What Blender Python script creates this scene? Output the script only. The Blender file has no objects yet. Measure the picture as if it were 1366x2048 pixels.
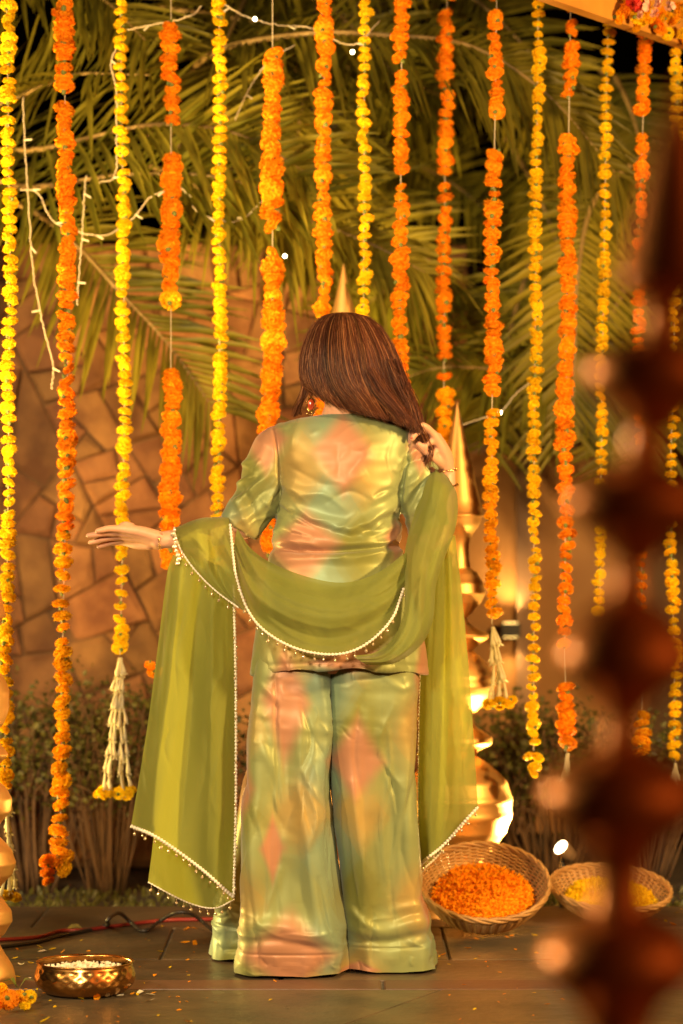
import bpy, math, random
import numpy as np
from mathutils import Vector, Matrix, Euler

random.seed(7); np.random.seed(7)
R = math.radians
sc = bpy.context.scene
C = sc.collection

# ------------------------------------------------------------------ camera, world, lights, exposure
F, HOR, CAMH, D0 = 5500.0, 1100.0, 1.06, 6.9      # focal length in photo pixels, horizon row, eye height, subject distance
def P(x, y, d):
    """photo pixel at distance d (m) -> world point; camera stands at (0,-D0,CAMH) looking along +Y"""
    return Vector(((x - 683.0) / F * d, d - D0, CAMH + (HOR - y) / F * d))
FLOOR_Y = lambda d: HOR + CAMH * F / d

cam_d = bpy.data.cameras.new('camera'); cam = bpy.data.objects.new('camera', cam_d); C.objects.link(cam)
cam.location = (0, -D0, CAMH); cam.rotation_euler = (R(90), 0, 0)
cam_d.sensor_fit = 'VERTICAL'; cam_d.sensor_height = 36.0; cam_d.lens = F / 2048 * 36.0
cam_d.shift_y = (HOR - 1024) / 2048
cam_d.clip_start = 0.05; cam_d.clip_end = 500
cam_d.dof.use_dof = True; cam_d.dof.focus_distance = 6.8; cam_d.dof.aperture_fstop = 2.2
sc.camera = cam

w = bpy.data.worlds.new('World'); sc.world = w; w.use_nodes = True
nt = w.node_tree; bg = nt.nodes['Background']
sky = nt.nodes.new('ShaderNodeTexSky'); sky.sky_type = 'NISHITA'; sky.sun_disc = False
sky.sun_elevation = R(-4); sky.sun_rotation = R(200)
nt.links.new(sky.outputs[0], bg.inputs[0]); bg.inputs[1].default_value = 0.08

def aim(o, target):
    o.rotation_euler = (Vector(target) - o.location).to_track_quat('-Z', 'Y').to_euler()
def area(name, loc, target, size, power, col, shape='DISK'):
    l = bpy.data.lights.new(name, 'AREA'); l.shape = shape; l.size = size; l.energy = power; l.color = col
    o = bpy.data.objects.new(name, l); C.objects.link(o); o.location = loc; aim(o, target); return o
def spot(name, loc, target, power, col, angle=80, blend=0.6, rad=0.05):
    l = bpy.data.lights.new(name, 'SPOT'); l.energy = power; l.color = col; l.spot_size = R(angle); l.spot_blend = blend
    l.shadow_soft_size = rad
    o = bpy.data.objects.new(name, l); C.objects.link(o); o.location = loc; aim(o, target); return o
# photographer's lamp beside the camera, its cone narrow enough to miss the near tower; venue floodlights on the garden and added fills, all warm
spot('key_lamp', (-1.5, -6.9, 2.9), (-0.12, 0.2, 1.15), 1900, (1.0, 0.78, 0.47), 29, 0.5, 0.42)
spot('left_flood', (-3.0, -2.6, 2.5), (-0.1, 0.6, 1.2), 520, (1.0, 0.66, 0.28), 75, 0.7, 0.12)
spot('right_flood', (2.6, -1.9, 1.9), (0.3, 0.9, 0.9), 850, (1.0, 0.62, 0.22), 80, 0.7, 0.12)
spot('garden_flood', (-2.5, 0.2, 0.25), (-0.4, 2.0, 2.2), 330, (1.0, 0.56, 0.15), 100, 0.8, 0.08)
spot('palm_fill', (-2.3, -0.9, 0.5), (-0.45, 1.5, 2.4), 1500, (1.0, 0.66, 0.22), 40, 0.8, 0.08)  # added unseen spot that brightens the upper palm fronds
spot('side_flood', (-1.9, 1.05, 0.25), (-0.3, 0.0, 0.75), 260, (1.0, 0.70, 0.20), 75, 0.8, 0.06)
spot('tower_glint_fill', (-2.6, -2.7, 1.4), (0.24, -4.5, 0.95), 620, (1.0, 0.68, 0.28), 40, 0.6, 0.07)  # added unseen spot, puts highlights along the near tower's left edge
area('tower_red_fill', (4.2, -5.8, 1.5), (0.3, -4.2, 1.1), 5.0, 120, (1.0, 0.30, 0.06), 'SQUARE')  # added unseen area light, gives the near tower a red-brown sheen

sc.view_settings.view_transform = 'Standard'; sc.view_settings.look = 'None'
sc.view_settings.gamma = 1.0; sc.view_settings.exposure = 0.0; sc.view_settings.use_curve_mapping = False
sc.cycles.use_denoising = True
sc.cycles.max_bounces = 8; sc.cycles.transparent_max_bounces = 16
sc.cycles.sample_clamp_indirect = 6.0; sc.cycles.caustics_reflective = False; sc.cycles.caustics_refractive = False

# ------------------------------------------------------------------ helpers
def mat(name, col, rough=0.6, metal=0.0, var=None, nscale=6.0, bump=0.0, bscale=40.0, rnd=0.0, spec=0.5, attr=None,
        emit=None, estr=0.0, sheen=0.0, trans=0.0, transp=0.0, tcol=None, aniso=0.0, bdist=0.01, stretch=None, ridged=False):
    """principled material: colour noise between col and var, per-object value jitter rnd, fine bump"""
    m = bpy.data.materials.new(name); m.use_nodes = True
    n = m.node_tree; L = n.links.new; b = n.nodes['Principled BSDF']; out = n.nodes['Material Output']
    b.inputs['Roughness'].default_value = rough; b.inputs['Metallic'].default_value = metal
    b.inputs['Specular IOR Level'].default_value = spec
    b.inputs['Sheen Weight'].default_value = sheen; b.inputs['Anisotropic'].default_value = aniso
    tc = n.nodes.new('ShaderNodeTexCoord'); vec = tc.outputs['Object']
    if stretch:
        mp = n.nodes.new('ShaderNodeMapping'); mp.inputs['Scale'].default_value = stretch; L(vec, mp.inputs[0]); vec = mp.outputs[0]
    cs = None
    if attr:
        a = n.nodes.new('ShaderNodeAttribute'); a.attribute_name = attr; cs = a.outputs['Color']
    if var:
        t = n.nodes.new('ShaderNodeTexNoise'); t.inputs['Scale'].default_value = nscale; t.inputs['Detail'].default_value = 5
        L(vec, t.inputs['Vector'])
        mr = n.nodes.new('ShaderNodeMapRange'); mr.inputs[1].default_value = 0.35; mr.inputs[2].default_value = 0.65; L(t.outputs[0], mr.inputs[0])
        mx = n.nodes.new('ShaderNodeMix'); mx.data_type = 'RGBA'; L(mr.outputs[0], mx.inputs[0])
        mx.inputs[6].default_value = (*col, 1); mx.inputs[7].default_value = (*var, 1); cs = mx.outputs[2]
    if rnd:
        oi = n.nodes.new('ShaderNodeObjectInfo'); h = n.nodes.new('ShaderNodeHueSaturation')
        mr = n.nodes.new('ShaderNodeMapRange'); mr.inputs[3].default_value = 1 - rnd; mr.inputs[4].default_value = 1 + rnd; L(oi.outputs['Random'], mr.inputs[0])
        L(mr.outputs[0], h.inputs['Value'])
        mh = n.nodes.new('ShaderNodeMapRange'); mh.inputs[3].default_value = 0.5 - rnd * 0.035; mh.inputs[4].default_value = 0.5 + rnd * 0.035
        ml = n.nodes.new('ShaderNodeMath'); ml.operation = 'FRACT'; m7 = n.nodes.new('ShaderNodeMath'); m7.operation = 'MULTIPLY'; m7.inputs[1].default_value = 7.31
        L(oi.outputs['Random'], m7.inputs[0]); L(m7.outputs[0], ml.inputs[0]); L(ml.outputs[0], mh.inputs[0]); L(mh.outputs[0], h.inputs['Hue'])
        if cs: L(cs, h.inputs['Color'])
        else: h.inputs['Color'].default_value = (*col, 1)
        cs = h.outputs[0]
    if cs: L(cs, b.inputs['Base Color'])
    else: b.inputs['Base Color'].default_value = (*col, 1)
    if emit:
        b.inputs['Emission Color'].default_value = (*emit, 1); b.inputs['Emission Strength'].default_value = estr
    if bump:
        t2 = n.nodes.new('ShaderNodeTexNoise'); t2.inputs['Scale'].default_value = bscale; t2.inputs['Detail'].default_value = 4; L(vec, t2.inputs['Vector'])
        if ridged: t2.noise_type = 'RIDGED_MULTIFRACTAL'; t2.inputs['Detail'].default_value = 3
        bp = n.nodes.new('ShaderNodeBump'); bp.inputs['Strength'].default_value = bump; bp.inputs['Distance'].default_value = bdist
        L(t2.outputs[0], bp.inputs['Height']); L(bp.outputs[0], b.inputs['Normal'])
    sh = b.outputs[0]
    if trans:
        tr = n.nodes.new('ShaderNodeBsdfTranslucent')
        if tcol: tr.inputs[0].default_value = (*tcol, 1)
        elif cs: L(cs, tr.inputs[0])
        else: tr.inputs[0].default_value = (*col, 1)
        ms = n.nodes.new('ShaderNodeMixShader'); ms.inputs[0].default_value = trans; L(sh, ms.inputs[1]); L(tr.outputs[0], ms.inputs[2]); sh = ms.outputs[0]
    if transp:
        tp = n.nodes.new('ShaderNodeBsdfTransparent'); tp.inputs[0].default_value = (*(tcol or (1, 1, 1)), 1) if False else (1, 1, 1, 1)
        ms = n.nodes.new('ShaderNodeMixShader'); ms.inputs[0].default_value = transp; L(sh, ms.inputs[1]); L(tp.outputs[0], ms.inputs[2]); sh = ms.outputs[0]
    L(sh, out.inputs[0])
    return m

class MB:
    """collects vertices and faces, builds ONE mesh"""
    def __init__(s): s.v = []; s.f = []; s.m = []
    def add(s, vs, fs, mi=0):
        o = len(s.v); s.v += [tuple(p) for p in vs]; s.f += [tuple(i + o for i in f) for f in fs]; s.m += [mi] * len(fs)
    def box(s, c, h, mi=0, rot=None):
        c = Vector(c); vs = []
        for sx in (-1, 1):
            for sy in (-1, 1):
                for sz in (-1, 1):
                    p = Vector((sx * h[0], sy * h[1], sz * h[2]))
                    if rot: p = rot @ p
                    vs.append(c + p)
        s.add(vs, [(0, 1, 3, 2), (4, 6, 7, 5), (0, 4, 5, 1), (2, 3, 7, 6), (0, 2, 6, 4), (1, 5, 7, 3)], mi)
    def tube(s, path, rad, n=8, mi=0, cap=True, flat=None):
        path = [Vector(p) for p in path]; k = len(path)
        if not hasattr(rad, '__len__'): rad = [rad] * k
        t0 = (path[1] - path[0]).normalized()
        a = t0.orthogonal().normalized(); vs = []; pt = t0
        for i, p in enumerate(path):
            t = (path[min(i + 1, k - 1)] - path[max(i - 1, 0)]).normalized()
            a = (pt.rotation_difference(t) @ a); a = (a - t * a.dot(t)).normalized(); b = t.cross(a); pt = t
            for j in range(n):
                q = 2 * math.pi * j / n
                vs.append(p + a * (math.cos(q) * rad[i]) + b * (math.sin(q) * rad[i] * (flat or 1)))
        fs = [(i * n + j, i * n + (j + 1) % n, (i + 1) * n + (j + 1) % n, (i + 1) * n + j) for i in range(k - 1) for j in range(n)]
        if cap: fs += [tuple(range(n))[::-1], tuple((k - 1) * n + j for j in range(n))]
        s.add(vs, fs, mi)
    def rtube(s, path, rad, n=12, mi=0):
        """tube with rounded ends"""
        path = [Vector(p) for p in path]; rad = list(rad)
        d0 = (path[0] - path[1]).normalized(); d1 = (path[-1] - path[-2]).normalized()
        pre = [(path[0] + d0 * rad[0] * q, rad[0] * r) for q, r in ((0.97, 0.25), (0.75, 0.66), (0.4, 0.92))]
        post = [(path[-1] + d1 * rad[-1] * q, rad[-1] * r) for q, r in ((0.4, 0.92), (0.75, 0.66), (0.97, 0.25))]
        pp = [p for p, _ in pre] + path + [p for p, _ in post]; rr = [r for _, r in pre] + rad + [r for _, r in post]
        s.tube(pp, rr, n, mi)
    def lathe(s, prof, n=48, mi=0, c=(0, 0, 0), wob=None):
        """prof: (r,z) from bottom to top; closed with caps"""
        c = Vector(c); vs = []
        for (r, z) in prof:
            for j in range(n):
                q = 2 * math.pi * j / n; rr = r * (wob(q, z) if wob else 1)
                vs.append(c + Vector((rr * math.cos(q), rr * math.sin(q), z)))
        k = len(prof)
        fs = [(i * n + j, i * n + (j + 1) % n, (i + 1) * n + (j + 1) % n, (i + 1) * n + j) for i in range(k - 1) for j in range(n)]
        fs += [tuple(range(n))[::-1], tuple((k - 1) * n + j for j in range(n))]
        s.add(vs, fs, mi)
    def ellip(s, c, r, n=12, m=8, mi=0, rot=None):
        c = Vector(c); vs = []; fs = []
        for i in range(m + 1):
            ph = math.pi * (i + 0.02 * (1 if i == 0 else -1 if i == m else 0)) / m
            for j in range(n):
                q = 2 * math.pi * j / n
                p = Vector((r[0] * math.sin(ph) * math.cos(q), r[1] * math.sin(ph) * math.sin(q), r[2] * math.cos(ph)))
                vs.append(c + (rot @ p if rot else p))
        fs = [(i * n + j, (i + 1) * n + j, (i + 1) * n + (j + 1) % n, i * n + (j + 1) % n) for i in range(m) for j in range(n)]
        s.add(vs, fs, mi)
    def mesh(s, name, mats, smooth=True):
        me = bpy.data.meshes.new(name); me.from_pydata(s.v, [], s.f)
        for m in (mats if isinstance(mats, (list, tuple)) else [mats]): me.materials.append(m)
        if any(s.m): me.polygons.foreach_set('material_index', s.m)
        me.polygons.foreach_set('use_smooth', [smooth] * len(s.f)); me.update()
        return me
    def build(s, name, mats, parent=None, smooth=True, loc=None):
        return link(name, s.mesh(name, mats, smooth), parent, loc)
def link(name, me, parent=None, loc=None):
    o = bpy.data.objects.new(name, me); C.objects.link(o)
    if parent: o.parent = parent
    if loc is not None: o.location = loc
    return o
def tag(o, label=None, cat=None, group=None, kind=None):
    if label: o['label'] = label
    if cat: o['category'] = cat
    if group: o['group'] = group
    if kind: o['kind'] = kind
    return o
def thing(name, label, cat, loc=(0, 0, 0), group=None, rot=None):
    o = bpy.data.objects.new(name, None); C.objects.link(o); o.location = loc; o.empty_display_size = 0.05
    if rot: o.rotation_euler = rot
    return tag(o, label, cat, group)
def autosmooth(o, ang=35):
    me = o.data; me.set_sharp_from_angle(angle=R(ang))

def catmull(pts, n):
    p = np.array([list(q) for q in pts], float)
    if len(p) == 2: return p[0] + (p[1] - p[0]) * np.linspace(0, 1, n)[:, None]
    p = np.vstack([2 * p[0] - p[1], p, 2 * p[-1] - p[-2]]); k = len(p) - 3
    u = np.linspace(0, k - 1e-9, n); i = u.astype(int); t = (u - i)[:, None]
    a, b, c, d = p[i], p[i + 1], p[i + 2], p[i + 3]
    return 0.5 * ((2 * b) + (c - a) * t + (2 * a - 5 * b + 4 * c - d) * t * t + (3 * b - a - 3 * c + d) * t ** 3)
def interp(tab, y):
    t = np.array(tab, float); return [np.interp(y, t[:, 0], t[:, i]) for i in range(1, t.shape[1])]
def sines(seed, n, lo, hi):
    """cheap smooth noise of N-d points: sum of random plane waves, range about -1..1"""
    r = np.random.RandomState(seed)
    def f(p):
        p = np.asarray(p, float); acc = np.zeros(p.shape[0]); k = p.shape[1]
        rr = np.random.RandomState(seed)
        for _ in range(n):
            d = rr.randn(k); d /= np.linalg.norm(d); acc += np.sin(p @ d * rr.uniform(lo, hi) + rr.uniform(0, 6.28))
        return acc / math.sqrt(n) * 0.8
    return f

# ------------------------------------------------------------------ materials
M = {}
M['slab'] = mat('slate', (0.055, 0.046, 0.034), 0.38, var=(0.15, 0.10, 0.06), nscale=3.2, bump=0.7, bscale=20, rnd=0.25, bdist=0.006)
M['redslab'] = mat('red_stone', (0.15, 0.066, 0.042), 0.45, var=(0.1, 0.055, 0.04), nscale=5, bump=0.2, bscale=30, rnd=0.15)
M['grout'] = mat('grout', (0.2, 0.16, 0.12), 0.9, var=(0.11, 0.09, 0.07), nscale=12)
M['soil'] = mat('soil', (0.06, 0.035, 0.02), 0.95, var=(0.03, 0.02, 0.012), nscale=9, bump=0.8, bscale=30)
M['stone'] = mat('wall_stone', (0.38, 0.175, 0.055), 0.85, var=(0.19, 0.075, 0.024), nscale=8, bump=0.9, bscale=11, rnd=0.22, bdist=0.02)
M['mortar'] = mat('mortar', (0.24, 0.12, 0.045), 0.95, var=(0.15, 0.075, 0.03), nscale=10, bump=0.5, bscale=40)
M['plaster'] = mat('plaster', (0.46, 0.235, 0.085), 0.85, var=(0.38, 0.185, 0.065), nscale=2.5, bump=0.15, bscale=60)
M['coping'] = mat('coping', (0.36, 0.21, 0.12), 0.8, var=(0.26, 0.15, 0.09), nscale=4)
M['timber'] = mat('timber', (0.10, 0.04, 0.022), 0.7, var=(0.055, 0.022, 0.014), nscale=6, rnd=0.3, stretch=(6, 6, 0.6))
M['leaf'] = mat('palm_leaf', (0.30, 0.25, 0.022), 0.45, var=(0.085, 0.085, 0.010), nscale=2.4, rnd=0.4, spec=0.25, trans=0.25, tcol=(0.3, 0.27, 0.03))
M['rachis'] = mat('palm_rib', (0.30, 0.19, 0.06), 0.55, var=(0.22, 0.14, 0.04), nscale=8)
M['trunk'] = mat('palm_bark', (0.09, 0.06, 0.04), 0.9, var=(0.05, 0.035, 0.02), nscale=9, bump=0.8, bscale=25)
M['yellow'] = mat('yellow_marigold', (0.93, 0.65, 0.010), 0.75, var=(0.9, 0.55, 0.006), nscale=30, rnd=0.14, trans=0.22, spec=0.15)
M['orange'] = mat('orange_marigold', (0.95, 0.38, 0.008), 0.75, var=(0.93, 0.28, 0.004), nscale=30, rnd=0.16, trans=0.22, spec=0.15)
M['amber'] = mat('amber_marigold', (0.94, 0.51, 0.008), 0.75, var=(0.92, 0.42, 0.005), nscale=30, rnd=0.16, trans=0.22, spec=0.15)
M['heap'] = mat('orange_petal_heap', (0.97, 0.44, 0.01), 0.7, var=(0.95, 0.30, 0.005), nscale=60, trans=0.2, spec=0.15)
M['calyx'] = mat('calyx', (0.12, 0.15, 0.02), 0.6)
M['thread'] = mat('thread', (0.6, 0.5, 0.36), 0.8)
M['cream'] = mat('tuberose', (0.78, 0.68, 0.45), 0.6, var=(0.68, 0.6, 0.34), nscale=30, rnd=0.08, trans=0.2)
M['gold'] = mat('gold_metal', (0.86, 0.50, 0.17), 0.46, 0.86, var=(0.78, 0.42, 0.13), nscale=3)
M['shaded_gold'] = mat('shaded_gold_metal', (0.50, 0.19, 0.045), 0.44, 0.5, var=(0.42, 0.145, 0.035), nscale=5)  # near tower's gold, with its backlit shade put into a darker red-brown colour
M['shaded_gold'].node_tree.nodes['Principled BSDF'].inputs['Coat Weight'].default_value = 0.3; M['shaded_gold'].node_tree.nodes['Principled BSDF'].inputs['Coat Roughness'].default_value = 0.16; M['shaded_gold'].node_tree.nodes['Principled BSDF'].inputs['Coat Tint'].default_value = (1.0, 0.7, 0.35, 1)
M['brass'] = mat('brass_bowl', (0.62, 0.34, 0.11), 0.26, 1.0, var=(0.45, 0.21, 0.06), nscale=7)
M['terra'] = mat('brown_base', (0.16, 0.07, 0.035), 0.7, var=(0.1, 0.045, 0.025), nscale=8)
M['cane'] = mat('cane', (0.52, 0.29, 0.10), 0.5, var=(0.36, 0.18, 0.06), nscale=14, bump=0.2, bscale=80)
M['wire'] = mat('fairy_wire', (0.62, 0.5, 0.34), 0.5)
M['bulb'] = mat('fairy_bulb', (0.7, 0.62, 0.45), 0.3)
M['bulb_on'] = mat('fairy_bulb_lit', (1, 0.9, 0.6), 0.3, emit=(1, 0.85, 0.45), estr=30)
M['redcable'] = mat('red_cable', (0.25, 0.02, 0.015), 0.45)
M['cable'] = mat('dark_cable', (0.03, 0.022, 0.02), 0.45)
M['black'] = mat('dark_housing', (0.03, 0.025, 0.02), 0.5)
M['housing'] = mat('lamp_housing', (0.2, 0.12, 0.06), 0.5)
M['lens'] = mat('lamp_lens', (1, 1, 1), 0.3, emit=(1.0, 0.80, 0.42), estr=14)
M['glow'] = mat('sconce_glow', (1, 1, 1), 0.3, emit=(1.0, 0.6, 0.15), estr=4)
M['shrub'] = mat('shrub_leaf', (0.12, 0.115, 0.02), 0.5, var=(0.065, 0.065, 0.014), nscale=5, trans=0.15)
M['twig'] = mat('twig', (0.14, 0.075, 0.035), 0.85, var=(0.09, 0.05, 0.025), nscale=12)
M['drape'] = mat('canopy_cloth', (0.62, 0.29, 0.035), 0.7, var=(0.5, 0.21, 0.025), nscale=5, bump=0.4, bscale=12)
M['rose'] = mat('red_rose', (0.6, 0.012, 0.012), 0.6, rnd=0.1)
M['pink'] = mat('pink_flower', (0.8, 0.42, 0.3), 0.6, rnd=0.1)
M['white'] = mat('white_petal', (0.75, 0.68, 0.52), 0.6)
M['dryleaf'] = mat('dry_leaf', (0.2, 0.17, 0.04), 0.7, var=(0.13, 0.09, 0.03), nscale=20)
M['skin'] = mat('skin', (0.66, 0.36, 0.23), 0.48, var=(0.60, 0.30, 0.185), nscale=14, bump=0.05, bscale=200)
M['skin'].node_tree.nodes['Principled BSDF'].inputs['Subsurface Weight'].default_value = 0.12
M['skin'].node_tree.nodes['Principled BSDF'].inputs['Subsurface Radius'].default_value = (0.012, 0.005, 0.003)
M['nail'] = mat('nail', (0.4, 0.09, 0.06), 0.25)
M['hair'] = mat('hair', (0.08, 0.03, 0.015), 0.42, attr='tint', spec=0.25)
M['satin'] = mat('printed_satin', (0.4, 0.4, 0.2), 0.45, 0.2, attr='tint', bump=0.4, bscale=11, bdist=0.012, sheen=0.2, stretch=(1, 1, 1.9), spec=0.25, ridged=True)
M['satin_leg'] = mat('printed_satin_drape', (0.4, 0.4, 0.2), 0.45, 0.2, attr='tint', bump=0.45, bscale=9, bdist=0.012, sheen=0.2, stretch=(2.2, 2.2, 0.45), spec=0.25, ridged=True)
M['chiffon'] = mat('green_chiffon', (0.26, 0.29, 0.06), 0.6, var=(0.205, 0.24, 0.05), nscale=3, trans=0.45, tcol=(0.40, 0.38, 0.04), transp=0.12, sheen=0.25, spec=0.25, bump=0.4, bscale=8, bdist=0.010, stretch=(3, 3, 0.8), ridged=True)
M['lace'] = mat('lace_trim', (0.82, 0.76, 0.66), 0.5, var=(0.7, 0.62, 0.5), nscale=200)
M['bead'] = mat('glass_bead', (0.85, 0.66, 0.42), 0.12, 0.7)
M['mirror'] = mat('mirror_disc', (0.9, 0.82, 0.66), 0.25, 0.6)
M['jewel'] = mat('gold_jewel', (0.85, 0.55, 0.2), 0.2, 1.0)
M['ruby'] = mat('red_stone_jewel', (0.42, 0.05, 0.015), 0.12, spec=0.9)

# ------------------------------------------------------------------ ground and paving
mb = MB(); S = 150
mb.add([(-S, 1.28, -0.03), (S, 1.28, -0.03), (S, S, -0.03), (-S, S, -0.03)], [(0, 1, 2, 3)])
tag(mb.build('planting_bed', M['soil'], smooth=False), kind='structure')
mb = MB(); mb.add([(-S, -S, -0.006), (S, -S, -0.006), (S, 1.30, -0.006), (-S, 1.30, -0.006)], [(0, 1, 2, 3)])
mb.add([(-S, 1.30, -0.006), (S, 1.30, -0.006), (S, 1.30, -0.3), (-S, 1.30, -0.3)], [(0, 1, 2, 3)])
paving = tag(mb.build('paved_terrace', M['grout'], smooth=False), kind='structure')
def slab(poly, m, z=0.0):
    """bevelled stone slab from a convex polygon (x,d)"""
    c = Vector((sum(p[0] for p in poly) / len(poly), sum(p[1] for p in poly) / len(poly)))
    def ring(off, zz):
        out = []
        for p in poly:
            v = Vector(p) - c; L = v.length
            out.append((p[0] - v.x / L * off, p[1] - v.y / L * off - D0, zz))
        return out
    k = len(poly); b = MB()
    vs = ring(0.004, -0.02) + ring(0.004, -0.003 + z) + ring(0.008, z)
    fs = [(r * k + i, r * k + (i + 1) % k, (r + 1) * k + (i + 1) % k, (r + 1) * k + i) for r in range(2) for i in range(k)] + [tuple(2 * k + i for i in range(k))]
    b.add(vs, fs); b.build('paving_slab', m, paving, smooth=False)
rows = [(0.2, 1.6), (1.6, 3.0), (3.0, 4.4), (4.4, 5.3)]
for i, (a, b_) in enumerate(rows):
    x = -2.8 - 0.3 * (i % 2)
    while x < 2.9: slab([(x, a), (x + 1.0, a), (x + 1.0, b_), (x, b_)], M['slab']); x += 1.0
dx = lambda x0, d: x0 - 0.48 * (6.64 - d)
for k in range(-3, 4):
    x0, x1 = 0.244 + k * 1.05 - 1.05, 0.244 + k * 1.05
    slab([(dx(x0, 5.3), 5.3), (dx(x1, 5.3), 5.3), (x1, 6.64), (x0, 6.64)], M['slab'], random.uniform(-.001, .001))
for k in range(-4, 4):
    slab([(k * 0.93 + 0.1, 6.64), (k * 0.93 + 1.03, 6.64), (k * 0.93 + 1.03, 6.78), (k * 0.93 + 0.1, 6.78)], M['redslab'])
for a, b_, off, wd in ((6.78, 7.12, -0.15, 0.9), (7.12, 7.72, 0.28, 0.75), (7.72, 8.19, -0.05, 0.82)):
    for k in range(-4, 4): slab([(off + k * wd, a), (off + (k + 1) * wd, a), (off + (k + 1) * wd, b_), (off + k * wd, b_)], M['slab'], random.uniform(-.001, .001))

# ------------------------------------------------------------------ walls
DW = 9.35
wx0, wx1, wz1 = P(-260, 0, DW).x, P(935, 0, DW).x, P(0, 486, DW).z
wall = MB(); wall.box(((wx0 + wx1) / 2, DW - D0 + 0.17, wz1 / 2 - 0.02), ((wx1 - wx0) / 2, 0.15, wz1 / 2))
wall = tag(wall.build('stone_wall', M['mortar'], smooth=False), 'rough wall clad in irregular tan stones behind the left-hand garlands'.replace('left-hand ', 'shrubs and '), 'wall')
rr = random.Random(11)
def cut(poly, p, n):
    out = []
    for i in range(len(poly)):
        a, b = poly[i], poly[(i + 1) % len(poly)]; da, db = (a - p).dot(n), (b - p).dot(n)
        if da <= 0: out.append(a)
        if da * db < 0: out.append(a + (b - a) * (da / (da - db)))
    return out
def parea(p): return abs(sum(p[i].x * p[(i + 1) % len(p)].y - p[(i + 1) % len(p)].x * p[i].y for i in range(len(p)))) / 2
todo = [[Vector((wx0, 0.0)), Vector((wx1, 0.0)), Vector((wx1, wz1)), Vector((wx0, wz1))]]; polys = []
while todo:
    p = todo.pop()
    if parea(p) < rr.uniform(.014, .06): polys.append(p); continue
    k = max(range(len(p)), key=lambda i: (p[(i + 1) % len(p)] - p[i]).length); e = p[(k + 1) % len(p)] - p[k]
    m = p[k] + e * rr.uniform(.36, .64); a = math.atan2(e.y, e.x) + rr.uniform(-.45, .45); n = Vector((math.cos(a), math.sin(a)))
    todo += [q for q in (cut(p, m, n), cut(p, m, -n)) if len(q) > 2]
for poly in polys:
    c = sum(poly, Vector((0, 0))) / len(poly); k = len(poly); pr = rr.uniform(0.008, 0.03); tl = rr.uniform(-.12, .12); tx = rr.uniform(-.12, .12)
    vs = []
    for off, dy in ((0.003, 0.02), (0.005, -pr * 0.6), (0.022, -pr)):
        for p in poly:
            v = p - c; L = max(v.length, .03); q = p - v / L * off * rr.uniform(.5, 1.9)
            vs.append((q.x, DW - D0 + 0.02 + dy + (v.x * tx + v.y * tl) * (1 if dy < 0 else 0), q.y))
    b = MB(); b.add(vs, [(r * k + i, r * k + (i + 1) % k, (r + 1) * k + (i + 1) % k, (r + 1) * k + i) for r in range(2) for i in range(k)] + [tuple(2 * k + i for i in range(k))])
    b.build('stone', M['stone'], wall, smooth=False)

DP = 10.3
px0, px1, pz1 = P(900, 0, DP).x, P(1560, 0, DP).x, P(0, 905, DP).z
pw = MB(); pw.box(((px0 + px1) / 2, DP - D0 + 0.12, pz1 / 2), ((px1 - px0) / 2, 0.1, pz1 / 2))
pw = tag(pw.build('garden_wall', M['plaster'], smooth=False), 'smooth tan plastered garden wall with a small up-down light on it', 'wall')
b = MB(); b.box(((px0 + px1) / 2, DP - D0 + 0.11, pz1 + 0.018), ((px1 - px0) / 2 + 0.01, 0.125, 0.018)); b.build('coping', M['coping'], pw, smooth=False)
b = MB(); b.box((P(1052, 0, DP).x, DP - D0 + 0.0, pz1 / 2 - 0.01), (0.035, 0.022, pz1 / 2 - 0.01)); b.build('pilaster', M['coping'], pw, smooth=False)
sl = P(1021, 1260, DP - 0.06)
sco = thing('wall_light', 'small dark up-down light glowing on the plastered wall', 'wall light', sl)
b = MB(); b.box((0, 0, 0), (0.034, 0.04, 0.024)); b.build('housing', M['black'], sco, smooth=False)
for s in (-1, 1):
    b = MB(); b.lathe([(0.026, 0), (0.026, 0.003)], 16, c=(0, 0, s * 0.0262 - 0.0015)); b.build('lens', M['glow'], sco)
    spot('sconce_light', sl + Vector((0, 0.0, s * 0.035)), sl + Vector((0, 0.05, s * 1.0)), 11 if s > 0 else 5, (1, 0.62, 0.2), 110, 1.0, 0.012)
DF = 11.4
fx = P(400, 0, DF).x; tf = thing('timber_fence', 'dark reddish timber board fence behind the palm fronds', 'fence', (fx, DF - D0, 0))
i = 0
while fx + i * 0.145 < P(1500, 0, DF).x:
    b = MB(); b.box((i * 0.145 + 0.07, random.uniform(-.006, .006), 1.12), (0.068, 0.012, 1.12)); b.build('board', M['timber'], tf, smooth=False); i += 1
b = MB(); b.box((i * 0.0725, 0.045, 0.7), (i * 0.0725, 0.03, 0.05)); b.build('rail', M['timber'], tf, smooth=False)

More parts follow.
